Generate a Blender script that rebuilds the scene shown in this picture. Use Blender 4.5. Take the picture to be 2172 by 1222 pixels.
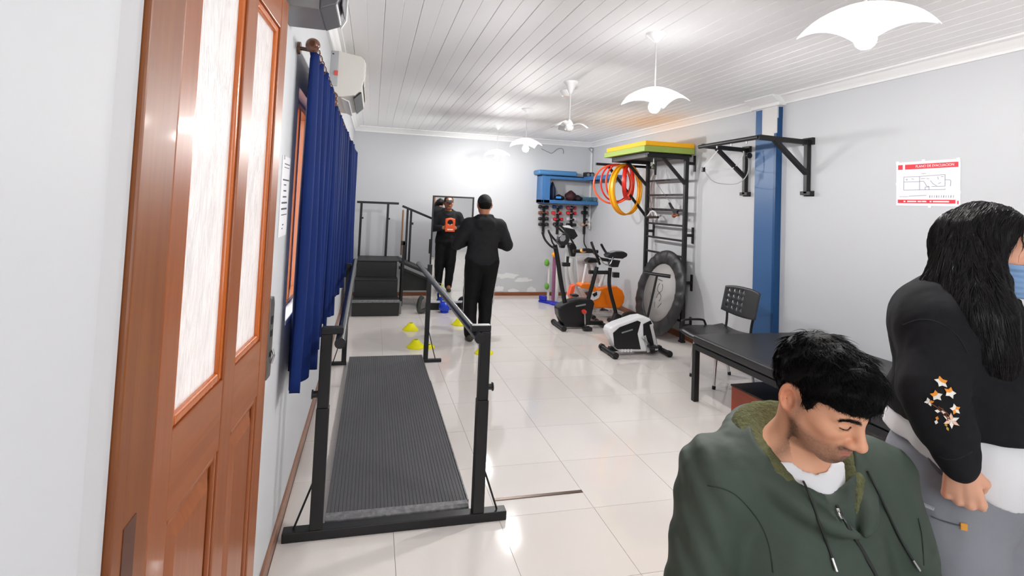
import bpy, math, random
import numpy as np
from mathutils import Vector, Matrix

random.seed(7)
rng = np.random.default_rng(7)
scene = bpy.context.scene
for _o in list(bpy.data.objects):
    bpy.data.objects.remove(_o)
COL = scene.collection
PI = math.pi

# ------------------------------------------------------------------ camera
F_PX, YAW, PITCH, ROLL, PPX, PPY, CAM_H = 1142.09, .250345, .047857, .042314, 1086.0, 377.2, 1.6


def cam_axes():
    cy, sy = math.cos(YAW), math.sin(YAW)
    r = np.array([cy, -sy, 0.0]); f = np.array([sy, cy, 0.0]); u = np.array([0, 0, 1.0])
    cp, sp = math.cos(PITCH), math.sin(PITCH)
    f2 = cp * f + sp * u; u2 = cp * u - sp * f
    cr, sr = math.cos(ROLL), math.sin(ROLL)
    return cr * r + sr * u2, cr * u2 - sr * r, f2


CR, CU, CF = cam_axes()
cam_data = bpy.data.cameras.new('camera')
cam = bpy.data.objects.new('camera', cam_data)
COL.objects.link(cam)
M = Matrix.Identity(4)
for i in range(3):
    M[i][0] = CR[i]; M[i][1] = CU[i]; M[i][2] = -CF[i]
M[0][3], M[1][3], M[2][3] = 0.0, 0.0, CAM_H
cam.matrix_world = M
cam_data.sensor_width = 36.0
cam_data.lens = F_PX * 36.0 / 2172.0
cam_data.shift_x = -(PPX - 1086.0) / 2172.0
cam_data.shift_y = -(611.0 - PPY) / 2172.0
cam_data.clip_start = 0.02
scene.camera = cam

# ------------------------------------------------------------------ light
world = bpy.data.worlds.new('daylight'); scene.world = world
world.use_nodes = True
_bg = world.node_tree.nodes['Background']
_bg.inputs[0].default_value = (0.93, 0.97, 1.0, 1)
_bg.inputs[1].default_value = 2.5
scene.view_settings.view_transform = 'Standard'
scene.view_settings.look = 'None'
scene.view_settings.gamma = 1.0
scene.view_settings.use_curve_mapping = False
scene.view_settings.exposure = 1.2
BULB_STRENGTH = 410.0
try:
    scene.cycles.use_denoising = True
    scene.cycles.denoiser = 'OPENIMAGEDENOISE'
    scene.cycles.max_bounces = 12
    scene.cycles.diffuse_bounces = 7
    scene.cycles.glossy_bounces = 5
    scene.cycles.transmission_bounces = 6
    scene.cycles.transparent_max_bounces = 10
    scene.cycles.sample_clamp_indirect = 6.0
    scene.cycles.caustics_reflective = False
    scene.cycles.caustics_refractive = False
except Exception:
    pass


# ------------------------------------------------------------------ helpers: back-projection of a viewed point to a real plane
def ray(x, y):
    return CR * ((x - PPX) / F_PX) - CU * ((y - PPY) / F_PX) + CF


# ------------------------------------------------------------------ materials
def lin(c):
    out = []
    for v in c[:3]:
        v = v / 255.0
        out.append(v / 12.92 if v <= 0.04045 else ((v + 0.055) / 1.055) ** 2.4)
    return (out[0], out[1], out[2], 1.0)


MATS = {}


def mat(name, rgb=(200, 200, 200), rough=0.5, metal=0.0, spec=0.5, bump=None, vary=None, coat=0.0, sheen=0.0,
        attr=None, emit=None, stretch=(1, 1, 1), sss=0.0, trans=None):
    """procedural principled material. bump=(scale,strength); vary=(scale,rgb2,contrast)"""
    if name in MATS:
        return MATS[name]
    m = bpy.data.materials.new(name); m.use_nodes = True
    nt = m.node_tree; b = nt.nodes['Principled BSDF']
    b.inputs['Base Color'].default_value = lin(rgb)
    b.inputs['Roughness'].default_value = rough
    b.inputs['Metallic'].default_value = metal
    b.inputs['Specular IOR Level'].default_value = spec
    if coat:
        b.inputs['Coat Weight'].default_value = coat
        b.inputs['Coat Roughness'].default_value = 0.06
    if sheen:
        b.inputs['Sheen Weight'].default_value = sheen
    if sss:
        b.inputs['Subsurface Weight'].default_value = sss
        b.inputs['Subsurface Radius'].default_value = (0.012, 0.005, 0.003)
        b.inputs['Subsurface Scale'].default_value = 0.6
    if emit:
        b.inputs['Emission Color'].default_value = lin(emit[0])
        b.inputs['Emission Strength'].default_value = emit[1]
    tc = nt.nodes.new('ShaderNodeTexCoord'); mp = nt.nodes.new('ShaderNodeMapping')
    mp.inputs['Scale'].default_value = stretch
    nt.links.new(tc.outputs['Object'], mp.inputs['Vector'])
    src = None
    if attr:
        a = nt.nodes.new('ShaderNodeAttribute'); a.attribute_name = attr
        src = a.outputs['Color']
    if vary:
        n = nt.nodes.new('ShaderNodeTexNoise'); n.inputs['Scale'].default_value = vary[0]
        n.inputs['Detail'].default_value = 5
        nt.links.new(mp.outputs[0], n.inputs['Vector'])
        rp = nt.nodes.new('ShaderNodeValToRGB')
        c = vary[2]
        rp.color_ramp.elements[0].position = 0.5 - 0.5 * (1 - c)
        rp.color_ramp.elements[1].position = 0.5 + 0.5 * (1 - c)
        nt.links.new(n.outputs['Fac'], rp.inputs[0])
        mx = nt.nodes.new('ShaderNodeMix'); mx.data_type = 'RGBA'
        nt.links.new(rp.outputs[0], mx.inputs[0])
        if src is not None:
            nt.links.new(src, mx.inputs[6])
        else:
            mx.inputs[6].default_value = lin(rgb)
        mx.inputs[7].default_value = lin(vary[1])
        src = mx.outputs[2]
    if src is not None:
        nt.links.new(src, b.inputs['Base Color'])
    if bump:
        n2 = nt.nodes.new('ShaderNodeTexNoise'); n2.inputs['Scale'].default_value = bump[0]
        n2.inputs['Detail'].default_value = 4
        nt.links.new(mp.outputs[0], n2.inputs['Vector'])
        bp = nt.nodes.new('ShaderNodeBump'); bp.inputs['Strength'].default_value = bump[1]
        bp.inputs['Distance'].default_value = bump[2] if len(bump) > 2 else 0.01
        nt.links.new(n2.outputs['Fac'], bp.inputs['Height'])
        nt.links.new(bp.outputs[0], b.inputs['Normal'])
    if trans:
        out = nt.nodes['Material Output']
        t = nt.nodes.new('ShaderNodeBsdfTranslucent'); t.inputs[0].default_value = lin(rgb)
        ms = nt.nodes.new('ShaderNodeMixShader'); ms.inputs[0].default_value = trans
        nt.links.new(b.outputs[0], ms.inputs[1]); nt.links.new(t.outputs[0], ms.inputs[2])
        nt.links.new(ms.outputs[0], out.inputs[0])
    MATS[name] = m
    return m


def wood_mat(name, c1, c2, rough=0.22, axis='Z', coat=0.4):
    if name in MATS:
        return MATS[name]
    m = mat(name, c1, rough, coat=coat)
    nt = m.node_tree; b = nt.nodes['Principled BSDF']
    tc = nt.nodes.new('ShaderNodeTexCoord'); mp = nt.nodes.new('ShaderNodeMapping')
    mp.inputs['Scale'].default_value = {'Z': (14, 14, .7), 'Y': (14, .7, 14), 'X': (.7, 14, 14)}[axis]
    nt.links.new(tc.outputs['Object'], mp.inputs['Vector'])
    n = nt.nodes.new('ShaderNodeTexNoise'); n.inputs['Scale'].default_value = 3.0; n.inputs['Detail'].default_value = 8
    n.inputs['Distortion'].default_value = 1.2
    nt.links.new(mp.outputs[0], n.inputs['Vector'])
    rp = nt.nodes.new('ShaderNodeValToRGB')
    rp.color_ramp.elements[0].color = lin(c1); rp.color_ramp.elements[1].color = lin(c2)
    rp.color_ramp.elements[0].position = .3; rp.color_ramp.elements[1].position = .75
    nt.links.new(n.outputs['Fac'], rp.inputs[0]); nt.links.new(rp.outputs[0], b.inputs['Base Color'])
    return m


# ------------------------------------------------------------------ mesh builder
class MB:
    def __init__(s):
        s.v = []; s.f = []; s.sm = []

    def add(s, vs, fs, smooth=False):
        o = len(s.v)
        s.v.extend([tuple(map(float, p)) for p in vs])
        for f in fs:
            s.f.append([i + o for i in f]); s.sm.append(smooth)
        return s

    def box(s, lo, hi):
        (a, b, c), (d, e, f) = lo, hi
        vs = [(a, b, c), (d, b, c), (d, e, c), (a, e, c), (a, b, f), (d, b, f), (d, e, f), (a, e, f)]
        return s.add(vs, [(0, 3, 2, 1), (4, 5, 6, 7), (0, 1, 5, 4), (1, 2, 6, 5), (2, 3, 7, 6), (3, 0, 4, 7)])

    def hexa(s, p8):
        return s.add(p8, [(0, 3, 2, 1), (4, 5, 6, 7), (0, 1, 5, 4), (1, 2, 6, 5), (2, 3, 7, 6), (3, 0, 4, 7)])

    def bar(s, a, b, w, h, up=(0, 0, 1)):
        """rectangular bar from a to b, w across, h along up"""
        a = np.array(a, float); b = np.array(b, float); d = b - a; d /= np.linalg.norm(d)
        up = np.array(up, float)
        if abs(d @ up) > .98:
            up = np.array([0, 1.0, 0])
        x = np.cross(d, up); x /= np.linalg.norm(x); u = np.cross(x, d)
        x *= w / 2; u *= h / 2
        vs = [a - x - u, a + x - u, b + x - u, b - x - u, a - x + u, a + x + u, b + x + u, b - x + u]
        return s.hexa(vs)

    def tube(s, pts, r, seg=10, caps=True, closed=False, flat=None):
        pts = [np.array(p, float) for p in pts]; n = len(pts)
        rs = r if hasattr(r, '__len__') else [r] * n
        vs = []; t0 = None; nrm = None
        for i in range(n):
            if closed:
                t = pts[(i + 1) % n] - pts[i - 1]
            else:
                t = pts[min(i + 1, n - 1)] - pts[max(i - 1, 0)]
            t = t / (np.linalg.norm(t) + 1e-12)
            if nrm is None:
                g = np.array([0, 0, 1.0]) if abs(t[2]) < .9 else np.array([1.0, 0, 0])
                nrm = np.cross(t, g); nrm /= np.linalg.norm(nrm)
            else:
                nrm = nrm - t * (nrm @ t); nrm /= (np.linalg.norm(nrm) + 1e-12)
            bn = np.cross(t, nrm)
            k = flat if flat else 1.0
            for j in range(seg):
                a = 2 * PI * j / seg
                vs.append(pts[i] + rs[i] * (math.cos(a) * nrm + k * math.sin(a) * bn))
        fs = []
        m = n if closed else n - 1
        for i in range(m):
            i2 = (i + 1) % n
            for j in range(seg):
                j2 = (j + 1) % seg
                fs.append((i * seg + j, i * seg + j2, i2 * seg + j2, i2 * seg + j))
        s.add(vs, fs, True)
        if caps and not closed:
            s.add(vs[:seg], [tuple(range(seg - 1, -1, -1))]); s.add(vs[-seg:], [tuple(range(seg))])
        return s

    def cyl(s, a, b, r, seg=16, r2=None):
        return s.tube([a, b], [r, r if r2 is None else r2], seg)

    def lathe(s, prof, c=(0, 0, 0), seg=24, axis='z'):
        vs = []; n = len(prof)
        for (r, h) in prof:
            for j in range(seg):
                a = 2 * PI * j / seg
                p = (r * math.cos(a), r * math.sin(a), h)
                if axis == 'x':
                    p = (p[2], p[0], p[1])
                elif axis == 'y':
                    p = (p[1], p[2], p[0])
                vs.append((p[0] + c[0], p[1] + c[1], p[2] + c[2]))
        fs = []
        for i in range(n - 1):
            for j in range(seg):
                j2 = (j + 1) % seg
                fs.append((i * seg + j, i * seg + j2, (i + 1) * seg + j2, (i + 1) * seg + j))
        s.add(vs, fs, True)
        for k, rev in ((0, True), (n - 1, False)):
            if prof[k][0] > 1e-4:
                ring = list(range(k * seg, (k + 1) * seg))
                s.add([vs[q] for q in ring], [tuple(range(seg - 1, -1, -1)) if rev else tuple(range(seg))])
        return s

    def prism(s, poly, axis, a, b):
        """poly: 2D list; axis: 'x','y','z' extrusion axis from a to b"""
        def P(q, h):
            return {'x': (h, q[0], q[1]), 'y': (q[0], h, q[1]), 'z': (q[0], q[1], h)}[axis]
        n = len(poly)
        vs = [P(q, a) for q in poly] + [P(q, b) for q in poly]
        fs = [tuple(range(n - 1, -1, -1)), tuple(range(n, 2 * n))]
        for i in range(n):
            j = (i + 1) % n
            fs.append((i, j, n + j, n + i))
        return s.add(vs, fs)

    def sphere(s, c, r, seg=16, rings=10, sc=(1, 1, 1)):
        prof = [(max(1e-5, math.sin(PI * i / rings)), -math.cos(PI * i / rings)) for i in range(rings + 1)]
        vs = []
        for (q, h) in prof:
            for j in range(seg):
                a = 2 * PI * j / seg
                vs.append((c[0] + r * sc[0] * q * math.cos(a), c[1] + r * sc[1] * q * math.sin(a), c[2] + r * sc[2] * h))
        fs = []
        for i in range(rings):
            for j in range(seg):
                j2 = (j + 1) % seg
                fs.append((i * seg + j, i * seg + j2, (i + 1) * seg + j2, (i + 1) * seg + j))
        return s.add(vs, fs, True)

    def xf(s, mtx):
        s.v = [tuple(mtx @ Vector(p)) for p in s.v]
        return s

    def build(s, name, m, parent=None, bevel=0.0, segs=2, smooth=None, autosmooth=False):
        me = bpy.data.meshes.new(name)
        off = np.array([0, 0, 0.0])
        if parent is not None:
            off = np.array(ORIG.get(parent.name, (0, 0, 0)), float)
        vs = [(p[0] - off[0], p[1] - off[1], p[2] - off[2]) for p in s.v]
        me.from_pydata(vs, [], s.f)
        sm = s.sm if smooth is None else [smooth] * len(s.f)
        me.polygons.foreach_set('use_smooth', sm)
        me.update()
        o = bpy.data.objects.new(name, me); COL.objects.link(o)
        if m is not None:
            me.materials.append(m)
        if parent is not None:
            o.parent = parent
            ORIG[o.name] = tuple(off)
        if bevel:
            md = o.modifiers.new('bevel', 'BEVEL'); md.width = bevel; md.segments = segs
            md.limit_method = 'ANGLE'; md.angle_limit = math.radians(40)
        return o


ORIG = {}          # world location of each root, so that parts can be written in world coordinates


def tag(o, label=None, cat=None, group=None, kind=None):
    if label: o['label'] = label
    if cat: o['category'] = cat
    if group: o['group'] = group
    if kind: o['kind'] = kind
    return o


def thing(name, loc, label, cat, group=None):
    o = bpy.data.objects.new(name, None); COL.objects.link(o)
    o.location = loc; o.empty_display_size = .1
    ORIG[o.name] = tuple(loc)
    return tag(o, label, cat, group)


def struct(name, loc=(0, 0, 0)):
    o = bpy.data.objects.new(name, None); COL.objects.link(o)
    o.location = loc; o['kind'] = 'structure'
    ORIG[o.name] = tuple(loc)
    return o


def copy_tree(o, parent=None):
    c = o.copy(); COL.objects.link(c)
    if parent is not None:
        c.parent = parent
    for ch in o.children:
        copy_tree(ch, c)
    return c


def catmull(pts, n=6, closed=False):
    pts = [np.array(p, float) for p in pts]; out = []; m = len(pts)
    rngi = range(m) if closed else range(m - 1)
    for i in rngi:
        if closed:
            p0, p1, p2, p3 = pts[i - 1], pts[i], pts[(i + 1) % m], pts[(i + 2) % m]
        else:
            p0, p1, p2, p3 = pts[max(i - 1, 0)], pts[i], pts[i + 1], pts[min(i + 2, m - 1)]
        for k in range(n):
            t = k / n
            out.append(.5 * ((2 * p1) + (-p0 + p2) * t + (2 * p0 - 5 * p1 + 4 * p2 - p3) * t * t + (-p0 + 3 * p1 - 3 * p2 + p3) * t ** 3))
    if not closed:
        out.append(pts[-1])
    return out


# common materials
BLACK = mat('black_powder_coat', (24, 24, 26), .42, spec=.4)
BLACKP = mat('black_plastic', (22, 22, 24), .35)
RUBBER = mat('black_rubber', (24, 24, 25), .6, bump=(220, .15, .002))
WHITEP = mat('white_plastic', (236, 236, 236), .35)
CHROME = mat('chrome', (215, 215, 218), .16, metal=1.0)
# ================================================================== THE ROOM
XL, XR, YF, YB, ZC = -.36, 3.85, -1.2, 9.16, 2.77
WALL = mat('wall_paint', (205, 207, 210), .55, spec=.3, bump=(60, .05, .004), vary=(1.3, (201, 203, 206), .2))
WALLB = mat('wall_paint_back', (197, 199, 202), .6, spec=.3, bump=(50, .05, .004), vary=(1.1, (193, 195, 198), .2))
PVC = mat('ceiling_pvc', (247, 247, 247), .62, spec=.12)
CORN = mat('cornice_white', (236, 236, 236), .45)
BASE = wood_mat('baseboard_tile', (128, 84, 58), (150, 104, 76), .35, 'Y', .1)
BASEB = wood_mat('baseboard_back_tile', (120, 66, 36), (146, 86, 50), .35, 'X', .1)
DOORW = wood_mat('varnished_wood', (136, 70, 26), (152, 84, 38), .36, 'Z', .15)
DOORW2 = wood_mat('varnished_wood_dark', (116, 58, 12), (134, 74, 22), .42, 'Z', .08)
WINW = wood_mat('window_wood', (150, 78, 30), (176, 98, 44), .3, 'Z', .2)


def tile_material():
    m = mat('porcelain_tile', (206, 197, 191), .07, spec=.5)
    nt = m.node_tree; b = nt.nodes['Principled BSDF']
    oi = nt.nodes.new('ShaderNodeObjectInfo'); geo = nt.nodes.new('ShaderNodeNewGeometry')
    n = nt.nodes.new('ShaderNodeTexNoise'); n.inputs['Scale'].default_value = 1.6; n.inputs['Detail'].default_value = 6
    nt.links.new(geo.outputs['Position'], n.inputs['Vector'])
    ad = nt.nodes.new('ShaderNodeMath'); ad.operation = 'MULTIPLY_ADD'
    nt.links.new(oi.outputs['Random'], ad.inputs[0]); ad.inputs[1].default_value = .35
    nt.links.new(n.outputs['Fac'], ad.inputs[2])
    rp = nt.nodes.new('ShaderNodeValToRGB')
    rp.color_ramp.elements[0].color = lin((226, 219, 213)); rp.color_ramp.elements[1].color = lin((234, 228, 223))
    rp.color_ramp.elements[0].position = .35; rp.color_ramp.elements[1].position = .95
    nt.links.new(ad.outputs[0], rp.inputs[0]); nt.links.new(rp.outputs[0], b.inputs['Base Color'])
    return m


TILE = tile_material()
GROUT = mat('grout', (150, 140, 132), .9)

# floor with its tiles
floor = MB().box((XL - .15, YF - .15, -.12), (XR + .15, YB + .15, -.004)).build('floor', GROUT)
tag(floor, kind='structure')
TP, TX0, TY0, GAP = .5235, .702, 2.733, .0022
_mesh_cache = {}
xs = [TX0 + TP * k for k in range(-3, 8)]
ys = [TY0 + TP * k for k in range(-8, 14)]
for i in range(len(xs) - 1):
    for j in range(len(ys) - 1):
        a, b = max(xs[i], XL), min(xs[i + 1], XR)
        c, d = max(ys[j], YF), min(ys[j + 1], YB)
        if b - a < .02 or d - c < .02:
            continue
        w, h = round(b - a - GAP, 4), round(d - c - GAP, 4)
        if (w, h) not in _mesh_cache:
            o = MB().box((-w / 2, -h / 2, -.01), (w / 2, h / 2, 0)).build('floor_tile', TILE)
            _mesh_cache[(w, h)] = o.data
        else:
            o = bpy.data.objects.new('floor_tile', _mesh_cache[(w, h)]); COL.objects.link(o)
        o.parent = floor; o.location = ((a + b) / 2, (c + d) / 2, 0)

# ceiling with its planks
ceil = MB().box((XL - .15, YF - .15, ZC + .014), (XR + .15, YB + .15, ZC + .12)).build('ceiling', PVC)
tag(ceil, kind='structure')
PW = .2187
k = -2
while .009 + PW * k < XR:
    a, b = max(.009 + PW * k, XL), min(.009 + PW * (k + 1), XR)
    k += 1
    if b - a < .03:
        continue
    m_ = (a + b) / 2
    poly = [(a + .0006, ZC + .013), (a + .0012, ZC + .003), (a + .004, ZC)]
    if b - a > .15:
        poly += [(m_ - .003, ZC), (m_ - .0012, ZC + .0025), (m_ + .0012, ZC + .0025), (m_ + .003, ZC)]
    poly += [(b - .004, ZC), (b - .0012, ZC + .003), (b - .0006, ZC + .013)]
    MB().prism(poly, 'y', YF, YB).build('ceiling_plank', PVC, ceil)


def wall_boxes(axis, p0, p1, u0, u1, z0, z1, holes):
    mb = MB()
    us = sorted({u0, u1, *[h[0] for h in holes], *[h[1] for h in holes]})
    zs = sorted({z0, z1, *[h[2] for h in holes], *[h[3] for h in holes]})
    for i in range(len(us) - 1):
        for j in range(len(zs) - 1):
            cu, cz = (us[i] + us[i + 1]) / 2, (zs[j] + zs[j + 1]) / 2
            if any(h[0] < cu < h[1] and h[2] < cz < h[3] for h in holes):
                continue
            if axis == 'x':
                mb.box((p0, us[i], zs[j]), (p1, us[i + 1], zs[j + 1]))
            else:
                mb.box((us[i], p0, zs[j]), (us[i + 1], p1, zs[j + 1]))
    return mb


DOOR_Y0, DOOR_Y1, DOOR_Z1 = 1.06, 1.905, 2.25
WIN = [(2.66, 3.62, 1.0, 2.10), (4.0, 5.5, 1.0, 2.1), (6.0, 7.5, 1.0, 2.1)]
wl = wall_boxes('x', XL - .16, XL, YF - .15, YB + .15, -.1, ZC + .1,
                [(DOOR_Y0 - .10, DOOR_Y1 + .1, -.004, DOOR_Z1 + .1)] + WIN).build('wall_left', WALL)
tag(wl, kind='structure')
wr = MB().box((XR, YF - .15, -.1), (XR + .15, YB + .15, ZC + .1)).build('wall_right', WALL); tag(wr, kind='structure')
wb = MB().box((XL, YB, -.1), (XR, YB + .15, ZC + .1)).build('wall_back', WALLB); tag(wb, kind='structure')
FILL_WIN = (-.1, 1.75, .85, 2.3)  # opening for the added window behind the camera
wf = wall_boxes('y', YF - .15, YF, XL, XR, -.1, ZC + .1, [FILL_WIN]).build('wall_front', WALL); tag(wf, kind='structure')


# old paint flaking at the foot of the back wall
def flake(name, cx, cz, w, h, seed):
    r = random.Random(seed); n = 26; poly = []
    for i in range(n):
        a = 2 * PI * i / n
        q = .7 + .45 * r.random()
        poly.append((cx + w / 2 * q * math.cos(a), cz + h / 2 * q * math.sin(a)))
    MB().prism(poly, 'y', YB - .003, YB + .002).build('paint_flake', mat('flaked_plaster', (222, 223, 224), .9, bump=(90, .4, .004)), wb)


for q in [(2.33, .34, .42, .10, 1), (2.62, .27, .3, .09, 2), (2.2, .12, .18, .10, 3), (2.78, .1, .2, .1, 4), (2.45, .08, .2, .08, 6)]:
    flake('f', *q)


def cornice(name, poly, axis, a, b, flip=False):
    o = MB().prism(poly, axis, a, b).build(name, CORN); tag(o, kind='structure'); return o


def corn_prof(x0, s):  # (offset from wall, z)
    return [(x0, ZC), (x0 + s * .085, ZC), (x0 + s * .085, ZC - .014), (x0 + s * .06, ZC - .022), (x0 + s * .045, ZC - .04),
            (x0 + s * .03, ZC - .055), (x0 + s * .018, ZC - .07), (x0 + s * .018, ZC - .087), (x0, ZC - .087)]


cornice('trim_1', corn_prof(XL, 1), 'y', YF, YB)
cornice('trim_2', corn_prof(XR, -1)[::-1], 'y', YF, YB)
cornice('trim_3', corn_prof(YB, -1)[::-1], 'x', XL, XR)
cornice('trim_4', corn_prof(YF, 1), 'x', XL, XR)

bl = MB().box((XL, DOOR_Y1 + .1, 0), (XL + .014, YB, .075)).box((XL, YF, 0), (XL + .014, DOOR_Y0 - .15, .075)).build('baseboard_left', BASE, bevel=.003); tag(bl, kind='structure')
br = MB().box((XR - .014, 4.76, 0), (XR, YB, .075)).box((XR - .014, YF, 0), (XR, 4.42, .075)).build('baseboard_right', BASEB, bevel=.003); tag(br, kind='structure')
bb = MB().box((XL + .014, YB - .014, 0), (XR - .014, YB, .06)).build('baseboard_back', BASEB, bevel=.003); tag(bb, kind='structure')
MB().box((XL - 7, -6, -.2), (XL - .16, 14, -.12)).build('patio', mat('patio_tile', (176, 120, 104), .6, vary=(3, (196, 150, 132), .2)))
tag(bpy.data.objects['patio'], kind='structure')

# metal floor joint strip
MB().box((.72, 2.885, .0), (1.225, 2.908, .004)).build('trim_5', mat('brass_strip', (92, 76, 66), .35, metal=.6))
tag(bpy.data.objects['trim_5'], kind='structure')

# ------------------------------------------------------------------ blue pillar
PX, PY0, PY1 = 3.785, 4.437, 4.737
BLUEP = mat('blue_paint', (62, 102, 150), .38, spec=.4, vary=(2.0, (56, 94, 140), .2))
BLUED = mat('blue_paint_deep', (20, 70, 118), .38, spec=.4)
pil = struct('wall_pillar', (XR, 4.587, 0)); tag(pil, kind='structure')
MB().box((PX + .006, PY0 + .006, 0), (XR, PY1 - .004, ZC)).build('pillar_core', mat('bare_plaster', (222, 220, 218), .8, bump=(40, .3, .004)), pil)
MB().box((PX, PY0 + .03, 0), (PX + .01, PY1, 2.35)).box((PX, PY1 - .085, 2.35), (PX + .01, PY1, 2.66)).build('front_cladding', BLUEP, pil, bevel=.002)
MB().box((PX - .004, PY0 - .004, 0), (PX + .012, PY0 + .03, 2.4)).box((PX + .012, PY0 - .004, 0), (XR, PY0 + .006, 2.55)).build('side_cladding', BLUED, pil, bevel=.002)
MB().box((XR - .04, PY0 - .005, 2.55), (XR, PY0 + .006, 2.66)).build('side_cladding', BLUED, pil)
MB().prism([(PX - .1, ZC), (PX - .1, ZC - .014), (PX - .05, ZC - .045), (PX - .018, ZC - .07), (PX - .018, ZC - .1), (XR, ZC - .1), (XR, ZC)], 'y', PY0 - .05, PY1 + .06).build('capital', CORN, pil, bevel=.004)

# ------------------------------------------------------------------ windows
GLASS = bpy.data.materials.new('window_glass'); GLASS.use_nodes = True
_nt = GLASS.node_tree; _nt.nodes.remove(_nt.nodes['Principled BSDF'])
_t = _nt.nodes.new('ShaderNodeBsdfTransparent'); _g = _nt.nodes.new('ShaderNodeBsdfGlossy'); _g.inputs['Roughness'].default_value = .03
_ms = _nt.nodes.new('ShaderNodeMixShader'); _ms.inputs[0].default_value = .07
_nt.links.new(_t.outputs[0], _ms.inputs[1]); _nt.links.new(_g.outputs[0], _ms.inputs[2]); _nt.links.new(_ms.outputs[0], _nt.nodes['Material Output'].inputs[0])
for n_, (a, b, c, d) in enumerate(WIN):
    w = struct('window_%d' % (n_ + 1), (XL - .08, (a + b) / 2, c))
    x0, x1 = XL - .11, XL - .05
    f = .035
    fr = MB().box((x0, a, c), (x1, a + f, d)).box((x0, b - f, c), (x1, b, d)).box((x0, a + f, c), (x1, b - f, c + f)).box((x0, a + f, d - f), (x1, b - f, d))
    mid = (a + b) / 2
    fr.box((x0, mid - .025, c + f), (x1, mid + .025, d - f))
    fr.build('window_frame', WINW, w, bevel=.004)
    for (p, q) in ((a + f, mid - .025), (mid + .025, b - f)):
        MB().box((XL - .083, p, c + f), (XL - .077, q, d - f)).build('window_pane', GLASS, w)
    MB().box((XL - .16, a, c), (XL + .004, b, c + .02)).build('window_sill', CORN, w, bevel=.004)

a, b, c, d = FILL_WIN
w = struct('window_4', ((a + b) / 2, YF - .08, c))  # unseen window, added so daylight fills the front of the room
fr = MB(); y0, y1, f = YF - .11, YF - .05, .055
fr.box((a, y0, c), (a + f, y1, d)).box((b - f, y0, c), (b, y1, d)).box((a + f, y0, c), (b - f, y1, c + f)).box((a + f, y0, d - f), (b - f, y1, d))
q1, q2 = a + (b - a) / 3, a + 2 * (b - a) / 3
for q in (q1, q2):
    fr.box((q - .025, y0, c + f), (q + .025, y1, d - f))
fr.build('window_frame', WINW, w, bevel=.004)
for (p, q) in ((a + f, q1 - .025), (q1 + .025, q2 - .025), (q2 + .025, b - f)):
    MB().box((p, YF - .083, c + f), (q, YF - .077, d - f)).build('window_pane', GLASS, w)
MB().box((a - .02, YF - .16, c - .03), (b + .02, YF + .02, c)).build('window_sill', CORN, w, bevel=.004)
# ================================================================== DOOR (ajar, hinged on the near side)
HX, HY, TH = -.34, 1.055, math.radians(2.5)
door = struct('door_1', (HX, HY, 0)); tag(door, 'varnished brown wooden door with two tall glass panes, standing ajar')
# leaf parts are built in leaf coordinates (w along the leaf, t thickness behind the face, z)


def leaf(mb):
    s, c = math.sin(TH), math.cos(TH)
    mb.v = [(HX + p[0] * s - p[1] * c, HY + p[0] * c + p[1] * s, p[2]) for p in mb.v]
    return mb


LW, LT, LZ = .84, .04, 2.23
A0, A1, B0, B1 = .085, .385, .475, .745
G0, G1, P0, P1 = 1.15, 2.12, .22, .985
stl = MB()
for (a, b, c, d) in ((0.004, A0, .01, LZ), (A1, B0, .01, LZ), (B1, LW, .01, LZ)):
    stl.box((a, 0, c), (b, LT, d))
leaf(stl).build('stile', DOORW, door, bevel=.004)
rail = MB()
for (a, b) in ((A0, A1), (B0, B1)):
    for (c, d) in ((.01, P0), (P1, G0), (G1, LZ)):
        rail.box((a, 0.0015, c), (b, LT, d))
leaf(rail).build('rail', wood_mat('varnished_wood_rail', (138, 72, 28), (154, 86, 40), .36, 'Y', .15), door, bevel=.003)
BEAD = wood_mat('glazing_bead_wood', (176, 86, 22), (200, 106, 36), .25, 'Z', .3)
FILM = bpy.data.materials.new('frosted_film'); FILM.use_nodes = True
_nt = FILM.node_tree; _b = _nt.nodes['Principled BSDF']
_b.inputs['Base Color'].default_value = (.85, .85, .85, 1); _b.inputs['Roughness'].default_value = .12
_tl = _nt.nodes.new('ShaderNodeBsdfTranslucent'); _tl.inputs[0].default_value = (.3, .3, .3, 1)
_tp = _nt.nodes.new('ShaderNodeBsdfTransparent')
_n = _nt.nodes.new('ShaderNodeTexNoise'); _n.inputs['Scale'].default_value = 9; _n.inputs['Detail'].default_value = 3; _n.inputs['Distortion'].default_value = 2.5
_bp = _nt.nodes.new('ShaderNodeBump'); _bp.inputs['Strength'].default_value = .28; _bp.inputs['Distance'].default_value = .02
_nt.links.new(_n.outputs['Fac'], _bp.inputs['Height']); _nt.links.new(_bp.outputs[0], _b.inputs['Normal']); _nt.links.new(_bp.outputs[0], _tl.inputs['Normal'])
_n3 = _nt.nodes.new('ShaderNodeTexNoise'); _n3.inputs['Scale'].default_value = 5; _n3.inputs['Detail'].default_value = 6; _n3.inputs['Distortion'].default_value = 3
_rp = _nt.nodes.new('ShaderNodeValToRGB'); _rp.color_ramp.elements[0].position = .35; _rp.color_ramp.elements[1].position = .6
_rp.color_ramp.elements[0].color = (.46, .46, .46, 1); _rp.color_ramp.elements[1].color = (.62, .62, .61, 1)
_nt.links.new(_n3.outputs['Fac'], _rp.inputs[0]); _nt.links.new(_rp.outputs[0], _tl.inputs[0])
_m1 = _nt.nodes.new('ShaderNodeMixShader'); _m1.inputs[0].default_value = .6
_nt.links.new(_b.outputs[0], _m1.inputs[1]); _nt.links.new(_tl.outputs[0], _m1.inputs[2])
_m2 = _nt.nodes.new('ShaderNodeMixShader'); _m2.inputs[0].default_value = .10
_nt.links.new(_m1.outputs[0], _m2.inputs[1]); _nt.links.new(_tp.outputs[0], _m2.inputs[2])
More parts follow.
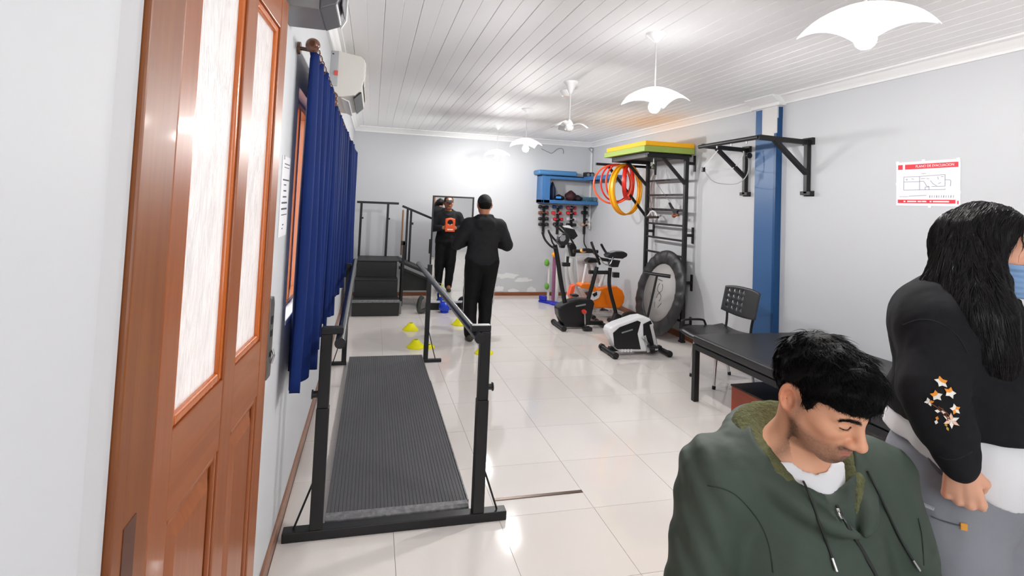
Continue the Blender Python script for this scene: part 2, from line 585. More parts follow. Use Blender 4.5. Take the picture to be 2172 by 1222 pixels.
_nt.links.new(_m2.outputs[0], _nt.nodes['Material Output'].inputs[0])
for (a, b) in ((A0, A1), (B0, B1)):
    e = .022
    bd = MB()
    bd.box((a, .006, G0), (a + e, .03, G1)).box((b - e, .006, G0), (b, .03, G1)).box((a + e, .006, G0), (b - e, .03, G0 + e)).box((a + e, .006, G1 - e), (b - e, .03, G1))
    leaf(bd).build('glazing_bead', BEAD, door, bevel=.006, segs=3)
    pane = leaf(MB().box((a + e - .004, .017, G0 + e - .004), (b - e + .004, .021, G1 - e + .004))).build('glass_pane', FILM, door)
    # raised and fielded panel below
    s_ = .03
    pan = MB()
    pan.box((a, .016, P0), (b, .026, P1))
    o0 = [(a + s_, .015, P0 + s_), (b - s_, .015, P0 + s_), (b - s_, .015, P1 - s_), (a + s_, .015, P1 - s_)]
    i0 = [(a + s_ + .03, .003, P0 + s_ + .03), (b - s_ - .03, .003, P0 + s_ + .03), (b - s_ - .03, .003, P1 - s_ - .03), (a + s_ + .03, .003, P1 - s_ - .03)]
    pan.add(o0 + i0, [(4, 5, 6, 7), (0, 1, 5, 4), (1, 2, 6, 5), (2, 3, 7, 6), (3, 0, 4, 7)])
    leaf(pan).build('door_panel', DOORW, door, bevel=.002)
    mo = MB()
    for (p, q) in (((a, P0), (a + .018, P1)), ((b - .018, P0), (b, P1))):
        mo.box((p[0], .004, p[1]), (q[0], .018, q[1]))
    for (c, d) in ((P0, P0 + .018), (P1 - .018, P1)):
        mo.box((a + .018, .004, c), (b - .018, .018, d))
    leaf(mo).build('panel_moulding', DOORW, door, bevel=.007, segs=3)
# rim lock case on the free edge
STEEL = mat('lock_steel', (120, 118, 116), .32, metal=.9, bump=(60, .1, .002))
lk = leaf(MB().prism([(LW - .006, 1.0), (LW + .045, 1.0), (LW + .05, 1.03), (LW + .05, 1.235), (LW + .038, 1.262), (LW - .006, 1.262)], 'y', -.004, .026)).build('lock_case', STEEL, door, bevel=.003)
leaf(MB().box((LW + .046, .002, 1.035), (LW + .062, .05, 1.225))).build('lock_faceplate', BLACKP, lk, bevel=.003)
for (c, d) in ((1.175, 1.2), (1.135, 1.155), (1.07, 1.085)):
    leaf(MB().box((LW + .012, -.0065, c), (LW + .03, 0, d))).build('latch_slot', mat('dark_hole', (12, 12, 12), .6), lk)
leaf(MB().tube([(LW + .03, -.008, 1.045), (LW + .032, -.014, 1.07), (LW + .032, -.008, 1.09)], .004, 8)).build('latch_lever', CHROME, lk)
# frame: near jamb, far jamb, head
fr = MB()
fr.box((XL - .16, HY - .142, 0), (-.338, HY, LZ + .03)).box((XL - .16, DOOR_Y1 + .005, 0), (-.345, DOOR_Y1 + .11, LZ + .03)).box((XL - .16, HY - .142, LZ + .03), (-.345, DOOR_Y1 + .11, LZ + .12))
fo = fr.build('door_frame', DOORW2, door, bevel=.004)
MB().box((-.3385, HY - .105, .86), (-.3365, HY - .06, 1.085)).build('frame_patch', mat('brown_putty', (88, 46, 24), .5, vary=(30, (70, 36, 20), .3)), fo, bevel=.0006)
# painted plaster reveal beside the frame
rv = MB().prism([(XL, HY - .187), (-.348, HY - .145), (XL, HY - .143)], 'z', 0, LZ + .12).build('trim_6', mat('reveal_plaster', (196, 196, 198), .7, bump=(40, .1, .004))); tag(rv, kind='structure')

# ================================================================== CURTAINS
CURT = mat('navy_curtain', (9, 38, 100), .75, spec=.2, sheen=.0, bump=(400, .12, .002), vary=(3, (6, 30, 84), .3))


def curtain(name, label, y0, y1, ztop, zbot, folds, amp, x0, seed, group=None):
    r = random.Random(seed)
    root = thing(name, (x0, (y0 + y1) / 2, zbot), label, 'curtain', group)
    n = folds * 14; rows = 26
    vs = []; fs = []
    ph = [r.uniform(-.5, .5) for _ in range(folds + 2)]
    am = [r.uniform(.6, 1.25) for _ in range(folds + 2)]
    for i in range(rows + 1):
        t = i / rows
        z = ztop + (zbot - ztop) * t
        for j in range(n + 1):
            u = j / n * folds
            k_ = int(u); fr_ = u - k_
            a = am[k_] * (1 - fr_) + am[k_ + 1] * fr_
            p = ph[k_] * (1 - fr_) + ph[k_ + 1] * fr_
            w = math.sin(2 * PI * u + p * (1 + .6 * t))
            w = math.copysign(abs(w) ** .8, w)
            spread = .75 + .35 * t
            x = x0 + amp * a * w * spread + .012 * math.sin(5 * u + 3 * t) * t
            y = y0 + (y1 - y0) * (j / n) + .25 * amp * math.cos(2 * PI * u + p) * a + .03 * math.sin(2.2 * t + u * .7) * t
            zz = z + (.018 * math.sin(3.1 * u + seed) * t if i == rows else 0)
            vs.append((x, y, zz))
    W = n + 1
    for i in range(rows):
        for j in range(n):
            fs.append((i * W + j, (i + 1) * W + j, (i + 1) * W + j + 1, i * W + j + 1))
    o = MB().add(vs, fs, True).build('cloth', CURT, root)
    md = o.modifiers.new('thick', 'SOLIDIFY'); md.thickness = .003
    return root


RODW = wood_mat('curtain_rod_wood', (84, 46, 28), (108, 62, 40), .25, 'Y', .4)
c1 = curtain('curtain', 'navy blue curtain hanging nearest the wooden door', 2.50, 3.62, 2.235, .735, 6, .042, -.292, 3)
c2 = curtain('curtain', 'navy blue curtain under the white air conditioner, beyond the nearest one', 3.72, 5.75, 2.20, .75, 10, .042, -.285, 5)
c3 = curtain('curtain', 'farthest navy blue curtain, by the black training stairs', 5.85, 7.5, 2.19, .76, 9, .045, -.265, 8)


RX = -.288


def rod(y0, y1, z, label):
    t = thing('curtain_rod', (RX, (y0 + y1) / 2, z), label, 'curtain rod', 'curtain rods along the left wall')
    MB().cyl((RX, y0, z), (RX, y1, z), .014, 14).build('pole', RODW, t)
    for (y, s) in ((y0, -1), (y1, 1)):
        f = MB().sphere((RX, y + s * .012, z), .031, 18, 12)
        f.cyl((RX, y + s * .03, z), (RX, y + s * .043, z), .012, 12)
        f.build('finial', RODW, t)
    for y in (y0 + .06, y1 - .06):
        MB().cyl((XL + .001, y, z), (XL + .014, y, z), .028, 16).tube([(XL + .01, y, z), (RX - .02, y, z - .004), (RX, y, z - .018)], .009, 8).build('wall_bracket', RODW, t)
    for kk in range(int((y1 - y0) / .11)):
        y = y0 + .09 + kk * .11
        ring = [(RX + .021 * math.cos(a), y, z - .008 + .024 * math.sin(a)) for a in [2 * PI * q / 14 for q in range(14)]]
        MB().tube(ring, .0028, 6, closed=True).build('ring', RODW, t)
    return t


rod(2.47, 3.66, 2.25, 'brown wooden curtain rod with round finial, nearest the door')
rod(3.7, 7.55, 2.215, 'long brown curtain rod under the air conditioner')

# ================================================================== AIR CONDITIONER
AX0, AX1, AY0, AY1 = XL, -.115, 4.2, 5.05
ACM = mat('ac_ivory', (222, 219, 211), .35)
ac = thing('air_conditioner', (XL, 4.62, 2.32), 'white split air conditioner high on the left wall above the curtains', 'air conditioner')
prof = [(AX0, 2.69), (AX0 + .05, 2.69), (AX1 - .03, 2.665), (AX1, 2.64), (AX1 + .004, 2.5), (AX1 - .012, 2.42), (AX1 - .06, 2.365), (AX0 + .09, 2.345), (AX0 + .03, 2.35), (AX0, 2.36)]
MB().prism(prof[::-1], 'y', AY0, AY1).build('body', ACM, ac, bevel=.008, segs=3)
MB().box((AX1 + .001, AY0 + .03, 2.44), (AX1 + .0065, AY1 - .03, 2.63)).build('front_panel', WHITEP, ac, bevel=.003)
for k_ in range(5):
    z = 2.455 + k_ * .035
    MB().box((AX1 + .005, AY0 + .05, z), (AX1 + .010, AY1 - .05, z + .008)).build('grille_slat', ACM, ac)
lo = [(AX1 - .072, 2.352), (AX1 - .02, 2.402), (AX1 - .013, 2.395), (AX1 - .066, 2.343)]
MB().prism(lo, 'y', AY0 + .04, AY1 - .04).build('air_outlet', BLACKP, ac)
MB().prism([(AX0 + .085, 2.342), (AX0 + .14, 2.32), (AX0 + .145, 2.326), (AX0 + .09, 2.348)], 'y', AY0 + .05, AY1 - .05).build('louvre', WHITEP, ac)
MB().box((XL, AY0 - .012, 2.42), (XL + .055, AY0, 2.685)).build('side_plate', mat('ac_grey_plate', (176, 178, 182), .5), ac, bevel=.003)
MB().box((XL + .01, AY0 - .016, 2.655), (XL + .022, AY0 - .011, 2.663)).build('vent_slot', BLACKP, ac)
MB().box((XL + .03, AY0 - .02, 2.50), (XL + .056, AY0 - .011, 2.535)).build('rating_sticker', mat('red_sticker', (206, 84, 76), .5), ac)

# grey chamfered metal box above the door
GB = mat('grey_metal_box', (126, 127, 130), .4, spec=.4); GBD = mat('dark_grey_front', (84, 84, 89), .35)
gb = thing('wall_unit', (XL, 2.15, 2.27), 'grey metal wall unit above the wooden door', 'wall unit')
MB().prism([(XL, 2.268), (-.222, 2.268), (-.222, 2.62), (XL, 2.62)], 'y', 2.02, 2.28).build('housing', GB, gb, bevel=.004)
MB().prism([(-.222, 2.266), (-.165, 2.29), (-.148, 2.33), (-.148, 2.6), (-.222, 2.622)], 'y', 2.015, 2.285).build('front_cover', GBD, gb, bevel=.006, segs=3)
MB().box((-.149, 2.05, 2.30), (-.1455, 2.2, 2.36)).build('label_plate', GB, gb)
MB().tube([(-.165, 2.287, 2.285), (-.146, 2.289, 2.32), (-.144, 2.289, 2.6)], .004, 6).build('edge_trim', WHITEP, gb)
MB().box((XL, 2.0, 2.37), (XL + .06, 2.02, 2.45)).build('wood_block', WINW, gb, bevel=.003)

# printed notice on the left wall
nt_ = thing('paper_notice', (XL, 2.42, 1.43), 'white printed paper notice taped beside the door', 'notice')
PAPER = mat('paper', (232, 232, 236), .7)
INK = mat('ink_grey', (70, 72, 82), .8)
MB().box((XL + .0005, 2.31, 1.425), (XL + .003, 2.51, 1.755)).build('sheet', PAPER, nt_)
ink = MB()
for (z, a, b, h) in ((1.722, 2.36, 2.5, .004), (1.708, 2.36, 2.49, .003), (1.655, 2.34, 2.5, .006), (1.635, 2.37, 2.43, .005), (1.61, 2.37, 2.44, .006), (1.585, 2.36, 2.46, .006), (1.56, 2.34, 2.48, .007), (1.535, 2.34, 2.48, .007), (1.512, 2.35, 2.49, .004), (1.47, 2.39, 2.42, .005), (1.455, 2.38, 2.40, .005)):
    y = a; r_ = random.Random(int(z * 1000))
    while y < b - .004:
        w_ = r_.uniform(.006, .016)
        ink.box((XL + .003, y, z), (XL + .0034, min(y + w_, b), z + h)); y += w_ + .0035
tag(ink.build('printed_text', INK, nt_), kind='stuff')
MB().box((XL + .003, 2.33, 1.74), (XL + .0036, 2.36, 1.757)).build('tape', mat('tape', (210, 212, 214), .2), nt_)
# ================================================================== helpers for local frames
def frame(mb, o, ex, ey, ez):
    o, ex, ey, ez = [np.array(q, float) for q in (o, ex, ey, ez)]
    mb.v = [tuple(o + p[0] * ex + p[1] * ey + p[2] * ez) for p in mb.v]
    return mb


def text_part(body, name, m, parent, origin, ex, ey, size, depth=.0006, width=None):
    cu = bpy.data.curves.new(name, 'FONT'); cu.body = body; cu.size = size; cu.extrude = depth; cu.resolution_u = 2
    cu.align_x = 'CENTER'; cu.align_y = 'CENTER'
    to = bpy.data.objects.new('tmp', cu); COL.objects.link(to)
    dg = bpy.context.evaluated_depsgraph_get()
    me = to.evaluated_get(dg).to_mesh()
    vs = [tuple(v.co) for v in me.vertices]; fs = [list(p.vertices) for p in me.polygons]
    to.to_mesh_clear(); bpy.data.objects.remove(to)
    if width:
        w = max(v[0] for v in vs) - min(v[0] for v in vs); s = width / w
        vs = [(v[0] * s, v[1], v[2]) for v in vs]
    ez = np.cross(np.array(ex, float), np.array(ey, float))
    return frame(MB().add(vs, fs), origin, ex, ey, ez).build(name, m, parent)


# ================================================================== PARALLEL BARS WITH WALKWAY
pb = thing('parallel_bars', (.2, 4.1, 0), 'black steel parallel walking bars over the ribbed rubber walkway', 'parallel bars')
LXN, RXN, YN, YFAR = -.178, .592, 2.735, 5.43
MB().box((-.325, YN - .03, 0), (.738, YN + .03, .045)).build('base_beam', BLACK, pb, bevel=.004)
MB().box((.53, YFAR - .02, 0), (.74, YFAR + .02, .03)).build('base_foot', BLACK, pb, bevel=.003)
MB().box((-.325, YFAR - .02, 0), (-.165, YFAR + .02, .03)).build('base_foot', BLACK, pb, bevel=.003)
for x, s in ((LXN, -1), (RXN, 1)):
    MB().box((x - .029, YN - .029, .045), (x + .029, YN + .029, .60)).build('post_sleeve', BLACK, pb, bevel=.004)
    p = MB().box((x - .026, YN - .026, .60), (x + .026, YN + .026, .944)).build('post', BLACK, pb, bevel=.004)
    MB().box((min(x + s * .026, x - s * .075), YN - .026, .944), (max(x + s * .026, x - s * .075), YN + .026, .975)).build('top_arm', BLACK, p, bevel=.004)
    kx = x + s * .034
    MB().cyl((x + s * .028, YN, .66), (x + s * .05, YN, .66), .016, 12).cyl((x + s * .048, YN, .66), (x + s * .054, YN, .66), .022, 12).build('height_knob', BLACKP, pb)
    MB().tube([(x + s * .022, YN, .26), (x + s * .10, YN, .045)], .005, 8).build('brace', BLACK, pb)
    xf_ = x + (-.008 if s > 0 else -.012)
    MB().box((xf_ - .022, YFAR - .022, .03), (xf_ + .022, YFAR + .022, .96)).build('post', BLACK, pb, bevel=.003)
    MB().tube([(xf_ + s * .02, YFAR, .3), (xf_ + s * .095, YFAR, .03)], .0045, 8).build('brace', BLACK, pb)
BAR = mat('rail_paint', (38, 38, 42), .25, spec=.5)
for (a, b) in (((-.112, 2.63, .925), (-.152, 5.95, .925)), ((.548, 2.66, .925), (.5, 5.75, .925))):
    r_ = MB().cyl(a, b, .0235, 20).build('hand_rail', BAR, pb)
    for (q, s) in ((a, -1), (b, 1)):
        MB().cyl((q[0], q[1], q[2]), (q[0], q[1] + s * .012, q[2]), .025, 20).build('end_cap', BLACKP, r_)

# ribbed walkway
wk = thing('walkway_ramp', (.2, 4.1, 0), 'low dark grey walkway ramp covered in ribbed rubber, between the parallel bars', 'walkway')
WX0, WX1, WY0, WY1, WZ = -.142, .556, 2.79, 5.5, .052
ALU = mat('scuffed_aluminium', (142, 142, 144), .45, metal=.25, vary=(45, (92, 92, 94), .5), bump=(150, .3, .003))
MB().box((WX0, WY0 + .03, .0), (WX1, WY1, .045)).build('deck', mat('deck_side', (60, 60, 62), .5), wk)
RIB = mat('ribbed_rubber', (74, 74, 76), .5, spec=.35, vary=(2.2, (86, 86, 88), .2), bump=(90, .1, .003))
n_r = 38; poly = [(WX0, .045)]
for i in range(n_r):
    a = WX0 + (WX1 - WX0) * i / n_r; w = (WX1 - WX0) / n_r
    poly += [(a + .05 * w, .052), (a + .18 * w, .0548), (a + .66 * w, .0548), (a + .8 * w, .052)]
poly += [(WX1, .052), (WX1, .045)]
MB().prism(poly, 'y', WY0 + .02, WY1).build('ribbed_mat', RIB, wk)
MB().prism([(WY0 - .02, .0), (WY0 - .012, .046), (WY0 + .0, .056), (WY0 + .03, .059), (WY0 + .03, .0)], 'x', WX0, WX1).build('front_edge_strip', ALU, wk, bevel=.002)
MB().box((WX1 - .002, WY0 + .03, .008), (WX1 + .006, WY1 - .8, .058)).build('side_edge_strip', ALU, wk, bevel=.001)
for k_ in range(7):
    MB().cyl((WX0 + .06 + k_ * .1, WY0 - .019, .026), (WX0 + .06 + k_ * .1, WY0 - .0165, .0262), .004, 8).build('screw', BLACKP, wk)

# ================================================================== TRAINING STAIRS
st = thing('training_stairs', (.1, 8.2, 0), 'black therapy training stairs with handrails and side ramp by the back wall', 'training stairs')
SX0, SX1 = -.2, .42
STB = mat('stair_black', (24, 24, 25), .5, bump=(40, .08, .004))
TRD = mat('tread_rubber', (30, 30, 31), .55, bump=(160, .2, .003))
ysq = [(7.575, .21), (7.83, .455), (8.1, .69)]
MB().box((SX0, 7.575, .0), (SX1, 8.75, .205)).build('step_body', STB, st, bevel=.006)
MB().box((SX0 + .01, 7.83, .205), (SX1 - .02, 8.75, .445)).build('step_body', STB, st, bevel=.012)
MB().box((SX0 + .02, 8.1, .445), (SX1 - .03, 8.75, .68)).build('step_body', STB, st, bevel=.012)
MB().box((SX0, 7.565, .205), (SX1, 7.84, .215)).build('tread', TRD, st, bevel=.003)
MB().box((SX0 + .01, 7.82, .445), (SX1 - .02, 8.11, .456)).build('tread', TRD, st, bevel=.003)
MB().box((SX0 + .02, 8.09, .68), (SX1 + .02, 8.77, .692)).build('tread', TRD, st, bevel=.003)
MB().box((SX0 - .004, 7.558, .185), (SX1 + .004, 7.6, .2185)).build('nosing_strip', ALU, st, bevel=.002)
MB().box((SX1, 7.6, .02), (SX1 + .035, 7.66, .19)).build('side_bracket', mat('grey_bracket', (110, 112, 112), .4), st, bevel=.008)
rz = 1.525
MB().bar((-.24, 8.72, rz), (.40, 8.72, rz), .04, .035).build('hand_rail', BLACK, st, bevel=.004)
for x in (-.17, .235):
    q_ = MB().box((x - .018, 8.702, .68), (x + .018, 8.738, rz)).build('rail_post', BLACK, st, bevel=.003)
    MB().cyl((x + .018, 8.72, 1.28), (x + .04, 8.72, 1.28), .014, 10).build('height_knob', BLACKP, q_)
# right side posts and ramp rail
MB().box((.452, 8.0, .05), (.488, 8.036, .98)).build('rail_post', BLACK, st, bevel=.003)
MB().box((.43, 8.0, .93), (.50, 8.036, .99)).build('post_cap', BLACK, st, bevel=.003)
MB().box((.49, 8.06, .98), (.515, 8.085, 1.4)).build('rail_post', BLACK, st, bevel=.003)
WTAN = wood_mat('tan_wood_strip', (132, 88, 52), (150, 104, 66), .5, 'Z', .0)
MB().box((.425, 8.05, .78), (.448, 8.085, 1.44)).build('wood_guard', WTAN, st, bevel=.003)
RS = [(.45, 8.6, 1.49), (1.5, 8.6, 1.09)]
MB().bar(RS[0], RS[1], .04, .035).build('hand_rail', BLACK, st, bevel=.004)
for x in (.535, .59, 1.42):
    z1 = 1.49 - (x - .45) * .381
    MB().box((x - .017, 8.583, .69 - max(0, (x - .42)) * .4), (x + .017, 8.617, z1)).build('rail_post', BLACK, st, bevel=.003)
MB().cyl((.607, 8.6, 1.22), (.632, 8.6, 1.22), .018, 10).build('height_knob', BLACKP, st)
MB().prism([(.42, .66), (.42, .70), (1.62, .215), (1.62, .17)], 'y', 8.12, 8.7).build('ramp_deck', TRD, st, bevel=.003)
MB().prism([(.42, .575), (.42, .615), (1.62, .125), (1.62, .085)], 'y', 8.10, 8.14).build('ramp_rail', BLACK, st, bevel=.003)
MB().prism([(.46, .25), (.46, .56), (.95, .37), (.95, .25)], 'y', 8.16, 8.18).build('ramp_skirt', STB, st)
MB().box((.47, 8.62, 0), (.5, 8.66, .66)).box((1.55, 8.62, 0), (1.58, 8.66, .2)).box((1.55, 8.14, 0), (1.58, 8.17, .2)).build('ramp_leg', BLACK, st)

# ================================================================== MIRROR
mi = thing('standing_mirror', (1.16, 8.0, 0), 'tall black-framed standing mirror in front of the ramp', 'mirror')
MIR = bpy.data.materials.new('mirror_silver'); MIR.use_nodes = True
_b = MIR.node_tree.nodes['Principled BSDF']; _b.inputs['Metallic'].default_value = 1; _b.inputs['Roughness'].default_value = .015; _b.inputs['Base Color'].default_value = (.9, .92, .92, 1)
MY = 7.97; MANG = math.radians(-0.55)
mx0, mx1, mz0, mz1 = -.315, .305, .10, 1.672


def mir(mb):
    c, s = math.cos(MANG), math.sin(MANG)
    mb.v = [(1.165 + p[0] * c - p[1] * s, MY + p[0] * s + p[1] * c, p[2]) for p in mb.v]
    return mb


fm = .024
mir(MB().box((mx0, 0, mz0), (mx0 + fm, .03, mz1)).box((mx1 - fm, 0, mz0), (mx1, .03, mz1)).box((mx0 + fm, 0, mz1 - fm), (mx1 - fm, .03, mz1))).build('mirror_frame', BLACK, mi, bevel=.003)
mir(MB().box((mx0 + fm, 0, mz0), (mx1 - fm, .03, mz0 + .03))).build('bottom_rail', WHITEP, mi, bevel=.003)
mir(MB().box((mx0 + fm, .012, mz0 + .03), (mx1 - fm, .018, mz1 - fm))).build('mirror_glass', MIR, mi)
mir(MB().box((mx0 - .03, -.01, .0), (mx1 + .03, .06, .10))).build('base', BLACK, mi, bevel=.006)
mir(MB().box((mx0 - .022, -.01, .82), (mx0, .02, 1.03))).build('side_clamp', BLACK, mi, bevel=.003)

# ================================================================== FLOOR TRAINING MARKERS
YEL = mat('yellow_plastic', (246, 240, 20), .45, spec=.3)


def cone(x, y, label, stacked=0):
    t = thing('marker_cone', (x, y, 0), label, 'marker cone', 'yellow marker cones on the floor')
    prof_ = [(.098, 0), (.1, .004), (.092, .014), (.06, .045), (.036, .075), (.03, .083), (.026, .083), (.03, .074), (.056, .041), (.088, .010), (.094, 0)]
    MB().lathe(prof_, (x, y, 0), 28).build('cone_body', YEL, t)
    return t


cone(.53, 6.78, 'yellow marker cone second farthest from the camera, left of the rail post')
cone(.53, 5.98, 'yellow marker cone with a small dish lying against it')
cone(1.17, 7.02, 'yellow marker cone beside the walking man, half behind the hand rail')
cone(1.225, 5.68, 'yellow marker cone partly hidden behind the near right post')
t = thing('marker_dish', (.665, 5.96, 0), 'small flat yellow marker dish touching a cone', 'marker dish')
MB().lathe([(.07, 0), (.068, .01), (.045, .03), (.02, .034), (.018, .03), (.042, .026), (.062, .006), (.066, 0)], (.665, 5.96, 0), 24).build('dish_body', YEL, t)

# weights by the mirror
KB = mat('blue_vinyl', (22, 62, 200), .3)


def kettlebell(x, y, s, m, label, rz=0):
    t = thing('kettlebell', (x, y, 0), label, 'kettlebell')
    MB().sphere((x, y, s * .085), s * .09, 20, 14, (1, 1, .92)).lathe([(s * .06, .0), (s * .06, s * .02)], (x, y, 0), 20).build('bell', m, t)
    pts = [(x - s * .05, y, s * .14), (x - s * .06, y, s * .2), (x - s * .035, y, s * .235), (x + s * .035, y, s * .235), (x + s * .06, y, s * .2), (x + s * .05, y, s * .14)]
    MB().tube(catmull(pts, 5), s * .017, 10).build('handle', m, t)
    return t


kettlebell(1.075, 7.79, .95, KB, 'blue kettlebell on the floor in front of the mirror')
GRD = mat('grey_iron', (62, 66, 62), .35, spec=.5)
t = thing('ankle_weight', (.75, 7.74, 0), 'dark grey hook shaped foot weight on the floor beside the stairs', 'weight')
MB().tube(catmull([(.80, 7.74, .05), (.72, 7.74, .03), (.70, 7.74, .10), (.72, 7.74, .2), (.76, 7.74, .24)], 6), [.045] * 24 + [.03], 12, flat=.7).build('weight_body', GRD, t)
t = thing('medicine_ball', (1.40, 7.86, 0), 'black medicine ball on the floor behind the walking man', 'ball')
MB().sphere((1.40, 7.82, .085), .085, 22, 14).build('ball_body', mat('ball_leather', (26, 26, 30), .4, bump=(120, .2, .003)), t)
for o_ in list(t.children): pass


# ================================================================== CEILING LAMPS
SHADE = mat('shade_opal', (250, 250, 251), .25, trans=.86)
BULB = bpy.data.materials.new('bulb_glow'); BULB.use_nodes = True
_nt = BULB.node_tree; _nt.nodes.remove(_nt.nodes['Principled BSDF'])
_e = _nt.nodes.new('ShaderNodeEmission'); _e.inputs[0].default_value = (1.0, .985, .965, 1); _e.inputs[1].default_value = BULB_STRENGTH
_nt.links.new(_e.outputs[0], _nt.nodes['Material Output'].inputs[0])


def shade_mesh(cx, cy, z0, half=.172, drop=.105):
    n = 14; vs = []; fs = []
    for i in range(n + 1):
        for j in range(n + 1):
            x = -half + 2 * half * i / n; y = -half + 2 * half * j / n
            r2 = (x * x + y * y) / (2 * half * half)
            vs.append((cx + x * (1 - .05 * r2), cy + y * (1 - .05 * r2), z0 - drop * r2 ** .85))
    W = n + 1
    for i in range(n):
        for j in range(n):
            fs.append((i * W + j, (i + 1) * W + j, (i + 1) * W + j + 1, i * W + j + 1))
    return MB().add(vs, fs, True)


def lamp(x, y, label):
    t = thing('pendant_lamp', (x, y, 2.28), label, 'pendant lamp', 'pendant lamps along the ceiling')
    MB().lathe([(.001, ZC - .062), (.012, ZC - .06), (.022, ZC - .05), (.06, ZC - .014), (.068, ZC - .008), (.068, ZC)], (x, y, 0), 28).build('ceiling_rose', WHITEP, t)
    MB().cyl((x, y, 2.41), (x, y, ZC - .055), .0055, 10).build('stem', mat('lamp_stem', (205, 205, 205), .35), t)
    o = shade_mesh(x, y, 2.412).build('shade', SHADE, t)
    md = o.modifiers.new('thick', 'SOLIDIFY'); md.thickness = .004
    MB().lathe([(.020, 2.345), (.021, 2.352), (.019, 2.356), (.020, 2.395), (.017, 2.404), (.006, 2.412)], (x, y, 0), 20).build('socket', WHITEP, t)
    MB().lathe([(.001, 2.238), (.018, 2.242), (.031, 2.254), (.038, 2.272), (.036, 2.292), (.028, 2.312), (.02, 2.328), (.018, 2.346)], (x, y, 0), 24).build('bulb', BULB, t)
    return t


lamp(1.77, 1.62, 'nearest white pendant lamp, large at the top right')
lamp(1.77, 3.2, 'second white pendant lamp from the camera, left of the yellow mats')
lamp(1.775, 6.33, 'third white pendant lamp, beyond the ceiling fan')
lamp(1.775, 7.92, 'farthest white pendant lamp, near the back wall')

# ceiling fan
fn = thing('ceiling_fan', (1.745, 4.74, 2.35), 'small white three-blade ceiling fan on a rod', 'ceiling fan')
fx, fy = 1.745, 4.74
MB().lathe([(.008, ZC - .115), (.02, ZC - .1), (.05, ZC - .03), (.068, ZC - .012), (.068, ZC)], (fx, fy, 0), 24).build('ceiling_rose', WHITEP, fn)
MB().cyl((fx, fy, 2.4), (fx, fy, ZC - .1), .008, 10).build('down_rod', mat('lamp_stem', ()), fn)
MB().lathe([(.001, 2.30), (.03, 2.305), (.042, 2.325), (.042, 2.36), (.03, 2.385), (.012, 2.41)], (fx, fy, 0), 24).build('motor_housing', WHITEP, fn)
for a in (205, 325, 85):
    ca, sa = math.cos(math.radians(a)), math.sin(math.radians(a))
    vs = []; fs = []; n = 10
    for i in range(n + 1):
        u = i / n; rr = .035 + .15 * u
        w = .035 + .03 * math.sin(PI * min(1, u * 1.1) * .6)
        for k_ in (-1, 1):
            zz = 2.36 + .03 * math.sin(u * 2.2) - .055 * u * u + k_ * .014 * (1 - .3 * u)
            px_, py_ = rr, k_ * w
            vs.append((fx + px_ * ca - py_ * sa, fy + px_ * sa + py_ * ca, zz))
    for i in range(n):
        fs.append((2 * i, 2 * i + 2, 2 * i + 3, 2 * i + 1))
    o = MB().add(vs, fs, True).build('fan_blade', WHITEP, fn)
    md = o.modifiers.new('thick', 'SOLIDIFY'); md.thickness = .006
sd = thing('smoke_detector', (1.84, 5.12, ZC), 'white smoke detector beside the ceiling fan rose', 'smoke detector')
MB().lathe([(.04, ZC - .06), (.05, ZC - .052), (.062, ZC - .03), (.07, ZC - .018), (.07, ZC)], (1.845, 5.13, 0), 26).build('casing', WHITEP, sd)
MB().lathe([(.03, ZC - .064), (.034, ZC - .058)], (1.845, 5.13, 0), 20).build('sensor_cap', mat('sensor_peach', (226, 196, 180), .5), sd)

# loose cable on the back wall and conduit in the corner
cb = MB().tube(catmull([(2.86, YB - .01, 2.60), (3.0, YB - .015, 2.545), (3.06, YB - .02, 2.535), (3.16, YB - .02, 2.615), (3.25, YB - .015, 2.625), (3.28, YB - .01, 2.56), (3.27, YB - .006, 2.54)], 8), .005, 6).build('loose_cable', mat('cable_grey', (130, 130, 132), .5))
tag(cb, 'thin grey loose cable looping on the back wall below the ceiling', 'cable')
cd = thing('conduit', (XR - .03, YB - .03, .1), 'white cable conduit running down the back right corner', 'conduit')
MB().box((XR - .045, YB - .03, 1.2), (XR - .012, YB - .001, 2.66)).build('duct', CORN, cd, bevel=.003)
MB().tube(catmull([(XR - .03, YB - .03, 2.6), (XR - .09, YB - .03, 2.65), (XR - .06, YB - .03, 2.68), (XR - .02, YB - .03, 2.66), (XR - .03, YB - .03, 2.58)], 5), .005, 6).build('wire_loop', mat('cable_grey', ()), cd)
def at(px, py, ax, val):
    """point seen at photo pixel px,py lying on the plane axis=val"""
    d = ray(px, py); o = np.array([0, 0, CAM_H]); i = 'xyz'.index(ax)
    return o + d * ((val - o[i]) / d[i])


def xz(px, py, y):
    q = at(px, py, 'y', y); return (q[0], q[2])


# ================================================================== WALL LADDER
ld = thing('wall_ladder', (3.75, 6.4, 0), 'tall black steel wall ladder with rungs beside the trampoline', 'wall ladder')
LX, LY0, LY1, LZT = 3.73, 5.905, 6.865, 2.27
for y in (LY0, LY1):
    sx_ = MB().box((LX - .024, y - .022, .0), (LX + .024, y + .022, LZT)).build('stile', BLACK, ld, bevel=.003)
    MB().box((LX - .03, y - .035, 0), (LX + .03, y + .035, .025)).build('foot', BLACKP, sx_, bevel=.003)
    for z in (2.19, 1.30, .72, .2):
        MB().box((LX + .02, y - .015, z - .018), (XR - .012, y + .015, z + .018)).box((XR - .014, y - .02, z - .1), (XR, y + .02, z + .1)).build('wall_mount', BLACK, ld, bevel=.002)
    MB().bar((LX, y, LZT - .02), (3.18, y, LZT - .02), .04, .04).build('top_arm', BLACK, ld, bevel=.003)
    MB().bar((LX - .01, y, 1.93), (3.4, y, 2.245), .035, .04, (0, 1, 0)).build('diagonal_brace', BLACK, ld, bevel=.003)
